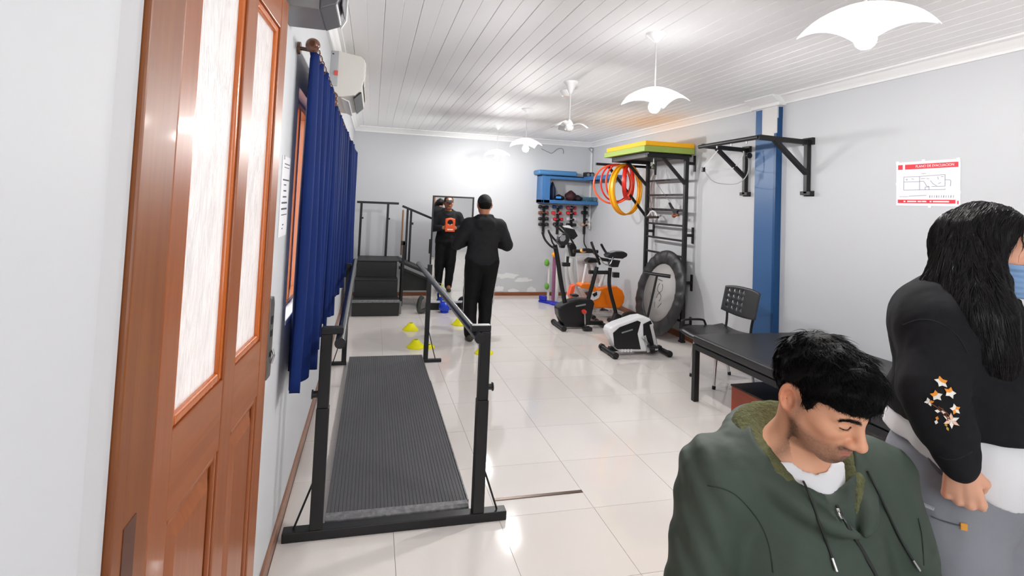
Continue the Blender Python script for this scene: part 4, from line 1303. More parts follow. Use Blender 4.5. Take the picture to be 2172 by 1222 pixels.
# --- silver elliptical behind
Ye = 7.75
el = thing('elliptical_trainer', (3.0, Ye, 0), 'silver elliptical trainer with black swing arms behind the black bike', 'elliptical trainer')
for s, pts in ((-.1, ((1213, 548), (1211, 575), (1218, 605), (1235, 640))), (.12, ((1204, 530), (1203, 570), (1206, 610), (1214, 645)))):
    MB().tube(catmull([p3(a, b, Ye + s) for a, b in pts], 5), .04, 14).build('swing_arm', SILV, el)
for s, (x0, y0) in ((-.1, (1214, 530)), (.12, (1192, 512))):
    sh = [(x0 - 10, y0 - 10), (x0 - 5, y0 - 15), (x0 + 3, y0 - 14), (x0 + 7, y0 - 6), (x0 + 7, y0 + 4), (x0 + 4, y0 + 14), (x0 - 4, y0 + 14), (x0 - 7, y0 + 2)]
    shell('arm_joint', sh, Ye + s, .045, BLACKP, el, .01)
for s, pts in ((-.16, ((1207, 525), (1200, 500), (1188, 487), (1176, 478))), (-.05, ((1218, 520), (1208, 502), (1196, 486), (1186, 476))), (.16, ((1188, 520), (1176, 508), (1166, 495), (1163, 488)))):
    MB().tube(catmull([p3(a, b, Ye + s) for a, b in pts], 5), [.016] * 16, 10).build('hand_grip', BLACKP, el)
shell('display', [(1196, 482), (1216, 486), (1223, 500), (1214, 508), (1202, 498)], Ye, .06, BLACKP, el, .008)
shell('display_visor', [(1192, 480), (1206, 478), (1220, 490), (1216, 495)], Ye, .05, WHITEG, el, .006)
shell('drive_housing', [(1208, 612), (1228, 606), (1240, 625), (1240, 650), (1200, 652)], Ye, .09, WHITEG, el, .02)
for x in (2.85, 3.5):
    MB().cyl((x, Ye - .2, .035), (x, Ye + .2, .035), .03, 12).build('stabilizer_bar', BLACK, el)
MB().bar((2.85, Ye, .06), (3.5, Ye, .06), .06, .05).build('base_beam', SILV, el, bevel=.004)
MB().tube([p3(1198, 645, Ye), p3(1186, 545, Ye)], .022, 10).build('centre_mast', SILV, el)

# --- orange and white bike by the wall
Yo = 7.35
ob = thing('exercise_bike', (3.45, Yo, 0), 'orange and white exercise bike standing against the right wall', 'exercise bike')
oo = [(1248, 650), (1250, 625), (1262, 612), (1280, 607), (1305, 606), (1316, 614), (1321, 628), (1319, 640), (1311, 652), (1290, 652)]
shell('drive_cover', oo, Yo, .08, ORG, ob, .025)
shell('seat_shell', [(1226, 604), (1230, 600), (1252, 600), (1262, 612), (1256, 618), (1240, 611), (1228, 609)], Yo, .1, ORG, ob, .012)
shell('white_fairing', [(1250, 622), (1262, 616), (1275, 618), (1270, 632), (1254, 640)], Yo - .085, .008, WHITEG, ob, .003)
shell('crank_recess', [(1256, 624), (1266, 619), (1267, 626), (1260, 630)], Yo - .094, .003, BLACKP, ob, .001)
shell('front_fairing', [(1205, 625), (1210, 607), (1218, 602), (1214, 620), (1210, 636)], Yo, .06, mat('orange_red_shell', (244, 92, 46), .3), ob, .006)
MB().tube([p3(1236, 602, Yo), p3(1244, 560, Yo)], .02, 12).tube([p3(1262, 602, Yo), p3(1254, 560, Yo)], .02, 12).build('white_frame', WHITEG, ob)
MB().tube([p3(1272, 608, Yo), p3(1284, 572, Yo)], .026, 12).tube([p3(1278, 608, Yo), p3(1276, 580, Yo)], .018, 12).build('white_frame', WHITEG, ob)
shell('back_shield', [(1222, 545), (1262, 543), (1272, 600), (1226, 600)], Yo + .16, .012, mat('pale_grey_panel', (208, 208, 210), .4), ob, .006)
shell('saddle', [(1242, 552), (1250, 546), (1266, 548), (1268, 556), (1244, 557)], Yo, .07, BLACKP, ob, .012)
MB().tube([p3(1216, 533, Yo), p3(1245, 533, Yo), p3(1268, 534, Yo)], .026, 12).build('handlebar', BLACKP, ob)
MB().sphere(p3(1237, 532, Yo - .03), .05, 16, 10, (1, .8, .6)).build('orange_knob', mat('amber_knob', (246, 176, 84), .35), ob)
a = p3(1250, 664, Yo)
MB().bar((a[0] - .05, Yo, .055), (a[0] + .5, Yo, .055), .08, .06).build('base_beam', SILV, ob, bevel=.006)
MB().bar((a[0] + .1, Yo, .08), (a[0] + .2, Yo, .25), .06, .05).build('frame_tube', SILV, ob)
for dx in (0, .42):
    MB().cyl((a[0] + dx, Yo - .18, .035), (a[0] + dx, Yo + .18, .035), .03, 12).build('stabilizer_bar', BLACK, ob)

# --- play sticks and fins in the back corner
def stick(px, py0, py1, y, r, m, label, beads=(), name='balance_stick'):
    a, b = p3(px, py0, y), p3(px, py1, y)
    b = (b[0], b[1], 0)
    t = thing(name, b, label, 'stick')
    MB().cyl(b, (b[0], b[1], a[2]), r, 12).build('shaft', m, t)
    for (py, mm, rr, sc) in beads:
        q = p3(px - 3, py, y); MB().sphere((q[0], q[1] - .02, q[2]), rr, 14, 10, sc).build('bead', mm, t)
    return t


PUR = mat('mauve_foam', (146, 88, 122), .6); GRN = mat('green_bead', (104, 168, 60), .5); AMB = mat('amber_foam', (246, 162, 24), .5)
stick(1173, 545, 640, 8.6, .032, PUR, 'mauve foam roller standing in the back corner')
stick(1162, 555, 640, 8.75, .02, mat('white_stick', (226, 226, 222), .5), 'white stick with green beads leaning in the back corner', ((557, GRN, .055, (.8, .8, 1.1)), (607, GRN, .05, (.8, .8, 1.1))))
stick(1180, 560, 640, 8.45, .028, mat('pale_stick', (214, 214, 206), .5), 'pale grey stick beside the mauve roller', ((540, AMB, .06, (1, 1, .8)),))
fi = thing('swim_fins', (2.93, 8.4, 0), 'blue rubber swim fins lying on the floor by the back wall', 'fins')
FINM = mat('blue_fin', (24, 40, 176), .4)
f0 = p3(1150, 632, 8.5); f1 = p3(1178, 645, 8.3)
MB().prism([(2.72, 8.55), (2.82, 8.62), (2.98, 8.42), (3.06, 8.30), (3.0, 8.18), (2.86, 8.24), (2.84, 8.36)], 'z', .0, .035).build('fin_blade', FINM, fi, bevel=.01)
MB().prism([(2.72, 8.55), (2.80, 8.60), (2.86, 8.5), (2.80, 8.42)], 'z', .035, .11).build('foot_pocket', FINM, fi, bevel=.02, segs=3)
sh_ = thing('weight_bag', (3.6, 7.05, 0), 'dark bag of small weights on the floor behind the machines', 'bag')
for k_ in range(1):
    MB().sphere((3.62, 7.05, .07), .13, 18, 12, (1, .8, .55)).build('bag_body', mat('dark_bag', (42, 40, 36), .7, bump=(30, .5, .01)), sh_)

# ================================================================== BLUE CORNER SHELF
SHB = mat('shelf_blue', (58, 108, 160), .42, spec=.4)
cs = thing('corner_shelf', (3.3, 9.0, 1.62), 'blue painted open shelf box on the back wall in the corner', 'shelf')
yf = 8.84
L0 = xz(1150, 400, yf)[0]; L1 = xz(1167, 400, yf)[0]
zt = xz(1160, 371, yf)[1]; zb0 = xz(1170, 431, yf)[1]; zb1 = xz(1170, 424, yf)[1]; ztb = xz(1180, 380, yf)[1]
R1 = xz(1270, 430, yf)[0]
MB().box((L0, yf, zb0), (L0 + .035, YB, zt)).box((L0 + .035, yf, zb0 + .0), (L1, yf + .03, zt)).build('side_panel', SHB, cs, bevel=.004)
MB().box((L0, yf - .0, zb0 - .001), (R1, YB, zb1)).build('bottom_board', SHB, cs, bevel=.004)
MB().box((L1, yf, ztb), (XR - .002, yf + .03, zt)).box((L0, yf, zt - .02), (XR - .002, YB, zt)).build('top_board', SHB, cs, bevel=.003)
MB().box((3.56, 7.75, ztb), (3.585, yf, zt)).box((3.585, 7.75, zt - .02), (XR, yf, zt)).build('side_shelf', SHB, cs, bevel=.003)
fm_ = thing('folded_mat', (2.95, 8.95, zt), 'blue folded gym mat lying on top of the blue shelf', 'mat')
FB = mat('folded_mat_blue', (66, 118, 166), .5)
xa, xb = xz(1142, 365, yf)[0], xz(1224, 365, yf)[0]
MB().box((xa, yf - .03, zt + .001), (xb, YB - .01, zt + .085)).build('mat_body', FB, fm_, bevel=.03, segs=4)
dk = thing('radio', (3.55, 8.95, zt), 'small black radio on top of the blue shelf', 'radio')
xa, xb = xz(1245, 365, yf)[0], xz(1262, 365, yf)[0]
zz = xz(1250, 359, yf)[1]
MB().box((xa, yf + .03, zt + .001), (xb, yf + .18, zt + .09)).build('casing', BLACKP, dk, bevel=.006)
for x in (xa + .04, xb - .04):
    MB().cyl((x, yf + .03, zt + .045), (x, yf + .024, zt + .045), .026, 14).build('speaker_cone', GREYP, dk)


def lump(name, px, py, w, h, m, label, cat, d=.1, sq=(1, 1, 1)):
    x, z = xz(px, py, yf + .1)
    t = thing(name, (x, yf + .1, zb1), label, cat)
    mb = MB().sphere((0, 0, 0), 1, 20, 14)
    r_ = random.Random(px)
    ph = [r_.uniform(0, 6) for _ in range(4)]
    mb.v = [(x + w / 2 * a * (1 + .12 * math.sin(4 * b + ph[0] + 3 * c)), yf + .13 + d * b * (1 + .1 * math.sin(5 * a + ph[1])), max(zb1 + .001, zb1 + h * .45 + h * .55 * c * (1 + .15 * math.sin(5 * a + ph[2])))) for a, b, c in mb.v]
    mb.build('body', m, t)
    return t


DKB = mat('dark_blue_fabric', (18, 32, 62), .7); DKR = mat('dark_maroon_fabric', (56, 16, 22), .7); BLKF = mat('black_fabric', (16, 16, 18), .75)
lump('boxing_pad', 1173, 408, .10, .30, DKB, 'dark blue pad standing upright inside the blue shelf', 'pad', .08)
lump('cloth_bag', 1188, 420, .16, .10, BLKF, 'black bag with light blue flap inside the blue shelf', 'bag')
x, z = xz(1185, 419, yf)
MB().box((x - .04, yf + .015, zb1 + .03), (x + .05, yf + .03, zb1 + .065)).build('flap', mat('sky_blue', (50, 140, 226), .5), bpy.data.objects['cloth_bag'])
lump('bundled_bag', 1212, 416, .22, .17, DKR, 'dark maroon bundled bag in the middle of the blue shelf', 'bag')
lump('cloth_bag', 1226, 421, .18, .10, BLKF, 'black cloth bag right of the maroon one inside the blue shelf', 'bag')
bs = thing('mesh_basket', (xz(1252, 424, yf)[0], yf + .1, zb1), 'teal mesh basket at the right end of the blue shelf', 'basket')
xa, xb = xz(1238, 422, yf)[0], xz(1266, 422, yf)[0]
TEAL = mat('teal_plastic', (20, 96, 120), .45)
MB().box((xa, yf + .02, zb1 + .001), (xb, yf + .2, zb1 + .008)).build('basket_base', TEAL, bs)
for k_ in range(9):
    x = xa + (xb - xa) * k_ / 8
    for y in (yf + .02, yf + .2):
        MB().cyl((x, y, zb1), (x + .006, y, zb1 + .07), .006, 6).build('basket_slat', TEAL, bs)
for z in (zb1 + .025, zb1 + .05, zb1 + .072):
    MB().tube([(xa, yf + .02, z), (xb, yf + .02, z), (xb, yf + .2, z), (xa, yf + .2, z)], .005, 6, closed=True).build('basket_band', TEAL, bs)

# ================================================================== DUMBBELL RACK
rk = thing('dumbbell_rack', (3.3, YB - .03, 1.1), 'black wall strips with pegs holding dumbbells under the blue shelf', 'dumbbell rack')
posts = [1153, 1183, 1212, 1240]
for px in posts:
    x, _ = xz(px, 470, YB - .03)
    z1 = xz(px, 437, YB - .03)[1]; z0 = xz(px, 497, YB - .03)[1]
    st_ = MB().box((x - .022, YB - .035, z0), (x + .022, YB, z1)).build('rack_strip', BLACK, rk, bevel=.004)
    for py in (440, 452.5, 465, 477):
        z = xz(px, py, YB - .05)[1]
        MB().box((x - .015, YB - .13, z - .02), (x + .015, YB - .03, z - .008)).box((x - .015, YB - .13, z - .02), (x + .015, YB - .12, z + .012)).build('peg', BLACK, st_)
x, _ = xz(1240, 500, YB - .06)
MB().tube(catmull([(x, YB - .04, 1.12), (x + .0, YB - .05, .95), (x + .05, YB - .05, .85), (x + .03, YB - .05, .8), (x - .02, YB - .05, .78)], 5), .012, 8).build('hanging_strap', BLACK, rk)
DB = [(1153, 440, (24, 24, 26), 'top black dumbbell on the leftmost rack strip'), (1153, 452.5, (120, 58, 34), 'brown and black dumbbell second down on the leftmost rack strip'), (1153, 465, (26, 26, 28), 'black dumbbell third down on the leftmost rack strip'), (1153, 477, (30, 30, 30), 'lowest black dumbbell on the leftmost rack strip'),
      (1183, 440, (30, 70, 120), 'blue dumbbell topmost on the second rack strip'), (1181, 453, (222, 40, 30), 'red dumbbell second down on the second rack strip'), (1184, 466, (190, 26, 40), 'crimson dumbbell third down on the second rack strip'), (1184, 477, (24, 24, 26), 'lowest black dumbbell on the second rack strip'),
      (1212, 442, (190, 60, 70), 'faded red dumbbell topmost on the third rack strip'), (1212, 453, (222, 34, 26), 'bright red dumbbell second down on the third rack strip'), (1212, 466, (200, 200, 204), 'pale grey dumbbell third down on the third rack strip'), (1212, 478, (26, 26, 26), 'lowest black dumbbell on the third rack strip'),
      (1240, 452, (34, 34, 36), 'small black dumbbell upper on the rightmost rack strip'), (1240, 478, (196, 160, 140), 'pale pinkish dumbbell low on the rightmost rack strip')]
for (px, py, c, lab) in DB:
    y = YB - .085
    x, z = xz(px, py, y)
    w = .055 if px > 1230 else .085
    t = thing('dumbbell', (x, y, z - .03), lab, 'dumbbell', 'dumbbells on the wall rack')
    m = mat('dumbbell_%d_%d_%d' % c, c, .45)
    for s in (-1, 1):
        MB().lathe([(.012, -w * .42), (.03, -w * .38), (.034, -w * .1), (.034, w * .1), (.03, w * .3), (.012, w * .35)], (x + s * w * .72, y, z + .008), 6, 'x').build('weight_head', m, t)
    MB().cyl((x - w * .5, y, z + .008), (x + w * .5, y, z + .008), .013, 10).build('handle', CHROME if sum(c) > 120 else BLACKP, t)
# ================================================================== SIGNED-DISTANCE SCULPTING KIT
f32 = np.float32


def A3(p):
    return np.asarray(p, dtype=f32)


def sd_seg(P, a, b, ra, rb=None):
    a, b = A3(a), A3(b); rb = ra if rb is None else rb
    pa = P - a; ba = b - a
    t = np.clip((pa @ ba) / max(1e-9, float(ba @ ba)), 0, 1)
    return np.sqrt(((pa - t[:, None] * ba) ** 2).sum(1)) - (ra + (rb - ra) * t)


def sd_path(P, pts, rs):
    d = None
    for i in range(len(pts) - 1):
        q = sd_seg(P, pts[i], pts[i + 1], rs[i], rs[i + 1])
        d = q if d is None else np.minimum(d, q)
    return d


def sd_ell(P, c, r, R=None):
    q = P - A3(c)
    if R is not None:
        q = q @ A3(R).T
    r = A3(r)
    k0 = np.sqrt(((q / r) ** 2).sum(1)); k1 = np.sqrt(((q / (r * r)) ** 2).sum(1))
    return k0 * (k0 - 1) / np.maximum(k1, 1e-6)


def sd_box(P, c, h, r=0.0, R=None):
    q = P - A3(c)
    if R is not None:
        q = q @ A3(R).T
    q = np.abs(q) - (A3(h) - r)
    return np.sqrt((np.maximum(q, 0) ** 2).sum(1)) + np.minimum(q.max(1), 0) - r


def smin(a, b, k):
    h = np.clip(.5 + .5 * (b - a) / k, 0, 1)
    return b + (a - b) * h - k * h * (1 - h)


def smax(a, b, k):
    return -smin(-a, -b, k)


def wnoise(P, f, seed=0.0):
    """cheap smooth noise in -1..1"""
    x, y, z = P[:, 0] * f, P[:, 1] * f, P[:, 2] * f
    s = seed
    return (np.sin(x + 1.7 * np.sin(y * .8 + s) + s) * np.cos(y * 1.1 + 1.3 * np.sin(z * .9 + 2 * s)) +
            .5 * np.sin(1.9 * z + 1.1 * np.sin(2.1 * x + s) + 3 * s) * np.cos(2.3 * y - .7 * z)) / 1.5


def rot3(ax, ang):
    c, s = math.cos(ang), math.sin(ang)
    return {'x': np.array([[1, 0, 0], [0, c, -s], [0, s, c]]), 'y': np.array([[c, 0, s], [0, 1, 0], [-s, 0, c]]), 'z': np.array([[c, -s, 0], [s, c, 0], [0, 0, 1]])}[ax]


class Fr:
    """a local frame: right, forward, up"""
    def __init__(s, o, R):
        s.o = np.array(o, float); s.R = np.array(R, float)

    def loc(s, P):
        return ((P - A3(s.o)) @ A3(s.R).T).astype(f32)

    def w(s, *p):
        p = p[0] if len(p) == 1 else p
        return s.o + np.array(p, float) @ s.R

    def wd(s, p):
        return np.array(p, float) @ s.R


_f = CF.copy(); _f[2] = 0; _f /= np.linalg.norm(_f); _r = np.array([_f[1], -_f[0], 0.0]); _u = np.array([0, 0, 1.0])


def face_basis(a, pitch=0.0, roll=0.0):
    """a: heading in degrees measured from 'towards the camera's back plane' to the right"""
    a, pitch, roll = [math.radians(v) for v in (a, pitch, roll)]
    F = math.cos(a) * (-_f) + math.sin(a) * _r
    Rt = np.cross(F, _u)
    F2 = math.cos(pitch) * F - math.sin(pitch) * _u
    U2 = math.cos(pitch) * _u + math.sin(pitch) * F
    R2 = math.cos(roll) * Rt + math.sin(roll) * U2
    U3 = math.cos(roll) * U2 - math.sin(roll) * Rt
    return np.array([R2, F2, U3])


class Sdf:
    """blend of grouped shapes; each group has a bounding sphere so that far groups are skipped"""
    def __init__(s):
        s.ops = []

    def add(s, fn, c, rad, k=.02, mode='add'):
        s.ops.append((mode, fn, np.array(c, float), float(rad), k)); return s

    def path(s, pts, rs, k=.02, mode='add'):
        pts = [np.array(p, float) for p in pts]
        c = sum(pts) / len(pts); rad = max(np.linalg.norm(p - c) for p in pts) + max(rs)
        return s.add(lambda P: sd_path(P, pts, rs), c, rad, k, mode)

    def ell(s, c, r, R=None, k=.02, mode='add'):
        return s.add(lambda P: sd_ell(P, c, r, R), c, max(r), k, mode)

    def __call__(s, P):
        lo, hi = P.min(0), P.max(0); cc = (lo + hi) / 2; cr = float(np.linalg.norm(hi - lo)) / 2
        d = np.full(len(P), 1.0, f32)
        for mode, fn, c, rad, k in s.ops:
            lb = float(np.linalg.norm(cc - c)) - cr - rad
            if mode == 'add':
                if lb > .12:
                    d = np.minimum(d, lb)
                    continue
                d = smin(d, fn(P).astype(f32), k)
            elif mode == 'sub':
                if lb > .04 + k:
                    continue
                d = smax(d, -fn(P).astype(f32), k)
            elif mode == 'int':
                d = smax(d, fn(P).astype(f32), k)
            elif mode == 'disp':
                d = d + fn(P).astype(f32)
        return d


def mesh_sdf(f, lo, hi, h, B=8):
    lo = np.array(lo, float); hi = np.array(hi, float)
    nb = np.ceil((hi - lo) / (h * B)).astype(int) + 1
    ii = np.stack(np.meshgrid(*[np.arange(n) for n in nb], indexing='ij'), -1).reshape(-1, 3)
    bc = (lo + (ii + .5) * B * h).astype(f32)
    sup = ii // 4
    key = (sup[:, 0] * 1000 + sup[:, 1]) * 1000 + sup[:, 2]
    order = np.argsort(key, kind='stable'); ii = ii[order]; bc = bc[order]; key = key[order]
    cuts = np.flatnonzero(np.diff(key)) + 1
    starts = np.concatenate([[0], cuts]); ends = np.concatenate([cuts, [len(ii)]])
    thr = B * h * .87 * 1.7 + .004
    g = np.stack(np.meshgrid(*[np.arange(B + 1)] * 3, indexing='ij'), -1).reshape(-1, 3)
    NB = (B + 1) ** 3
    blocks = []; vals = []
    for s, e in zip(starts, ends):
        d = f(bc[s:e])
        m = np.abs(d) < thr
        if not m.any():
            continue
        bi = ii[s:e][m]
        P = (lo + ((bi[:, None, :] * B + g[None]) * h)).reshape(-1, 3).astype(f32)
        v = f(P).reshape(-1, B + 1, B + 1, B + 1)
        blocks.append(bi); vals.append(v)
    bi = np.concatenate(blocks); V = np.concatenate(vals)
    sg = V < 0
    # cells
    cnt = sum(sg[:, a:a + B, b:b + B, c:c + B].astype(np.int8) for a in (0, 1) for b in (0, 1) for c in (0, 1))
    act = (cnt > 0) & (cnt < 8)
    bidx, cx, cy, cz = np.nonzero(act)
    corner = np.stack([V[bidx, cx + a, cy + b, cz + c] for a in (0, 1) for b in (0, 1) for c in (0, 1)], 1)
    offs = np.array([(a, b, c) for a in (0, 1) for b in (0, 1) for c in (0, 1)], float)
    acc = np.zeros((len(bidx), 3)); n = np.zeros(len(bidx))
    for i in range(8):
        for j in range(i + 1, 8):
            if abs(offs[i] - offs[j]).sum() != 1:
                continue
            a, b = corner[:, i], corner[:, j]
            m = (a < 0) != (b < 0)
            t = np.where(m, a / np.where(m, a - b, 1), 0)
            p = offs[i] + t[:, None] * (offs[j] - offs[i])
            acc += p * m[:, None]; n += m
    cell = bi[bidx] * B + np.stack([cx, cy, cz], 1)
    pos = lo + (cell + acc / n[:, None]) * h
    S = np.array([1 << 42, 1 << 21, 1], dtype=np.int64)
    cid = (cell.astype(np.int64) + 4) @ S
    o = np.argsort(cid); cid = cid[o]; pos = pos[o]
    quads = []
    for ax in range(3):
        u, w = (ax + 1) % 3, (ax + 2) % 3
        sl0 = [slice(None)] + [slice(0, B)] * 3
        sl1 = list(sl0); sl1[ax + 1] = slice(1, B + 1)
        s0, s1 = sg[tuple(sl0)], sg[tuple(sl1)]
        q = np.nonzero(s0 != s1)
        base = bi[q[0]] * B + np.stack(q[1:], 1)
        flip = s0[q]
        ids = []
        for (du, dw) in ((-1, -1), (0, -1), (0, 0), (-1, 0)):
            c = base.copy(); c[:, u] += du; c[:, w] += dw
            k = (c.astype(np.int64) + 4) @ S
            p = np.searchsorted(cid, k); p = np.minimum(p, len(cid) - 1)
            ids.append(np.where(cid[p] == k, p, -1))
        Q = np.stack(ids, 1)
        ok = (Q >= 0).all(1)
        Q = Q[ok]; fl = flip[ok]
        Q[~fl] = Q[~fl][:, ::-1]
        quads.append(Q)
    return pos, np.concatenate(quads)


def np_mesh(name, V, Q, m, parent=None, col=None, smooth=True):
    V = np.asarray(V, float)
    off = np.array(ORIG.get(parent.name, (0, 0, 0)) if parent is not None else (0, 0, 0))
    V = V - off
    me = bpy.data.meshes.new(name)
    k = Q.shape[1]
    me.vertices.add(len(V)); me.vertices.foreach_set('co', V.astype(np.float32).ravel())
    me.loops.add(Q.size); me.loops.foreach_set('vertex_index', Q.astype(np.int32).ravel())
    me.polygons.add(len(Q)); me.polygons.foreach_set('loop_start', np.arange(0, Q.size, k, dtype=np.int32))
    try:
        me.polygons.foreach_set('loop_total', np.full(len(Q), k, dtype=np.int32))
    except Exception:
        pass
    me.polygons.foreach_set('use_smooth', np.full(len(Q), smooth))
    if col is not None:
        at_ = me.color_attributes.new('Col', 'FLOAT_COLOR', 'POINT')
        c = np.ones((len(V), 4), np.float32); c[:, :3] = col
        at_.data.foreach_set('color', c.ravel())
    me.validate(); me.update()
    o = bpy.data.objects.new(name, me); COL.objects.link(o)
    if m is not None: me.materials.append(m)
    if parent is not None:
        o.parent = parent; ORIG[o.name] = tuple(off)
    return o


def relax(V, Q, it=1, lam=.5):
    for _ in range(it):
        acc = np.zeros_like(V); n = np.zeros(len(V))
        for a in range(4):
            b = (a + 1) % 4
            np.add.at(acc, Q[:, a], V[Q[:, b]]); np.add.at(n, Q[:, a], 1)
            np.add.at(acc, Q[:, b], V[Q[:, a]]); np.add.at(n, Q[:, b], 1)
        V = V + lam * (acc / np.maximum(n, 1)[:, None] - V)
    return V


def grad(f, P, e=.002):
    P = P.astype(f32); g = np.zeros((len(P), 3))
    for i in range(3):
        d = np.zeros(3, f32); d[i] = e
        g[:, i] = f(P + d) - f(P - d)
    return g / (np.linalg.norm(g, axis=1)[:, None] + 1e-9)


def march(f, o, d, t0=.2, t1=4.0):
    """first hit of a line with a surface"""
    o = np.array(o, float); d = np.array(d, float); d /= np.linalg.norm(d); t = t0
    for _ in range(300):
        v = float(f((o + d * t)[None].astype(f32))[0])
        if v < .0006: break
        t += max(.0006, v * .6)
        if t > t1: return None
    return o + d * t


def hit(f, px, py):
    d = ray(px, py); return march(f, (0, 0, CAM_H), d)


def strands(roots, dirs, nrm, L, r0, seg=5, curl=.0, droop=0.0, lift=.3, seed=1, surf_r=.1, ns=3):
    """tapered hair strands as one quad mesh"""
    g = np.random.default_rng(seed); n = len(roots)
    L = np.broadcast_to(L, (n,)); r0 = np.broadcast_to(r0, (n,))
    side = np.cross(nrm, dirs)
    V = np.zeros((n, seg + 1, ns, 3))
    wob = g.normal(0, 1, (n, 2)); ph = g.uniform(0, 6.28, n)
    prev = None; C = []
    for i in range(seg + 1):
        t = i / seg
        s = L * t
        c = roots + dirs * s[:, None] + nrm * (lift * s * (1 - t) - s * s / (2 * surf_r) * (1 - lift))[:, None]
        c = c + side * (curl * s * np.sin(ph + 3 * t))[:, None] + side * (wob[:, :1] * .12) * (s * t)[:, None]
        c[:, 2] -= droop * (s * t)
        C.append(c)
    for i in range(seg + 1):
        t = i / seg
        tan = C[min(i + 1, seg)] - C[max(i - 1, 0)]
        tan /= np.linalg.norm(tan, axis=1)[:, None] + 1e-9
        a = np.cross(tan, nrm); a /= np.linalg.norm(a, axis=1)[:, None] + 1e-9
        b = np.cross(a, tan)
        rr = r0 * (1 - .85 * t ** 1.5)
        for k in range(ns):
            an = 2 * PI * k / ns
            V[:, i, k] = C[i] + rr[:, None] * (math.cos(an) * a + math.sin(an) * b)
    idx = np.arange(n * (seg + 1) * ns).reshape(n, seg + 1, ns)
    Q = []
    for i in range(seg):
        for k in range(ns):
            k2 = (k + 1) % ns
            Q.append(np.stack([idx[:, i, k], idx[:, i, k2], idx[:, i + 1, k2], idx[:, i + 1, k]], 1))
    return V.reshape(-1, 3), np.concatenate(Q)


# ------------------------------------------------------------------ head in its own frame (x right, y forward, z up; origin between the ears)
def head_sdf(q, lid=0.0, jaw=1.0):
    qs = q.copy(); qs[:, 0] = np.abs(q[:, 0])
    d = sd_ell(q, (0, -.012, .03), (.0765, .098, .092))
    d = smin(d, sd_ell(q, (0, .03, -.026), (.0635 * jaw, .064, .086)), .03)
    d = smin(d, sd_seg(qs, (.052 * jaw, -.004, -.042), (.02, .066, -.094), .019, .017), .032)
    d = smin(d, sd_ell(q, (0, .076, -.094), (.022 * jaw, .017, .016)), .022)
    d = smin(d, sd_ell(qs, (.045, .060, -.014), (.02, .02, .016)), .028)
    d = smin(d, sd_ell(q, (0, .046, .055), (.056, .046, .048)), .03)
    d = smin(d, sd_seg(qs, (.012, .0885, .021), (.046, .074, .024), .0085, .0075), .016)
    d = smax(d, -sd_ell(qs, (.0325, .104, .0050), (.021, .019, .0115)), .014)
    d = smin(d, sd_seg(q, (0, .090, .016), (0, .1135, -.027), .0068, .0115), .017)
    d = smin(d, sd_ell(q, (0, .1130, -.0320), (.0140, .0135, .0120)), .007)
    d = smin(d, sd_ell(qs, (.0150, .1005, -.0350), (.0085, .0125, .0090)), .007)
    d = smin(d, sd_ell(q, (0, .080, -.063), (.03 * jaw, .018, .024)), .02)
    # lids
    d = smin(d, sd_ell(qs, (.0325, .0775, .0050), (.0178, .0138, .0120)), .006)
    if lid > 0:
        d = smax(d, -sd_ell(qs, (.0325, .0960, .0050), (.0135, .0105, .0058 * lid)), .0018)
    else:
        d = smax(d, -sd_path(qs, [(.0170, .0895, .0050), (.0290, .0935, .0022), (.039, .0905, .0032), (.0490, .0795, .0065)], [.0009, .0013, .0013, .0009]), .0016)
    # upper lid crease
    d = smax(d, -sd_path(qs, [(.0180, .0895, .0110), (.0300, .0925, .0142), (.0410, .0880, .0142), (.0490, .0775, .0115)], [.0006, .0010, .0010, .0005]), .003)
    # nostrils, philtrum, lips
    d = smax(d, -sd_ell(qs, (.0068, .1060, -.0440), (.0042, .0062, .0040)), .003)
    d = smin(d, sd_seg(qs, (.0, .1000, -.0585), (.0235, .0870, -.0640), .0060, .0030), .004)
    d = smin(d, sd_seg(qs, (.0, .0975, -.0705), (.0200, .0860, -.0665), .0066, .0030), .0045)
    d = smax(d, -sd_path(qs, [(0, .1055, -.0640), (.012, .1010, -.0642), (.0255, .0885, -.0655)], [.0014, .0013, .0009]), .002)
    d = smax(d, -sd_ell(q, (0, .106, -.0505), (.0035, .004, .007)), .004)
    d = smax(d, -sd_ell(q, (0, .0995, -.0815), (.014, .006, .0045)), .006)
    # ear
    eR = rot3('z', math.radians(-28)) @ rot3('x', math.radians(-14))
    e = sd_ell(qs, (.0825, -.017, .0), (.0080, .0205, .0345), eR)
    e = smin(e, sd_ell(qs, (.0765, -.004, -.031), (.006, .0085, .0115)), .008)
    e = smax(e, -sd_ell(qs, (.0915, -.0105, -.001), (.0160, .0145, .0260), eR), .002)
    e = smin(e, sd_path(qs, [(.079, -.006, .016), (.0790, -.020, .004), (.0775, -.012, -.017)], [.0022, .0028, .0024]), .004)
    e = smin(e, sd_ell(qs, (.0775, .0020, -.008), (.0035, .0038, .007)), .004)
    d = smin(d, e, .006)
    return d


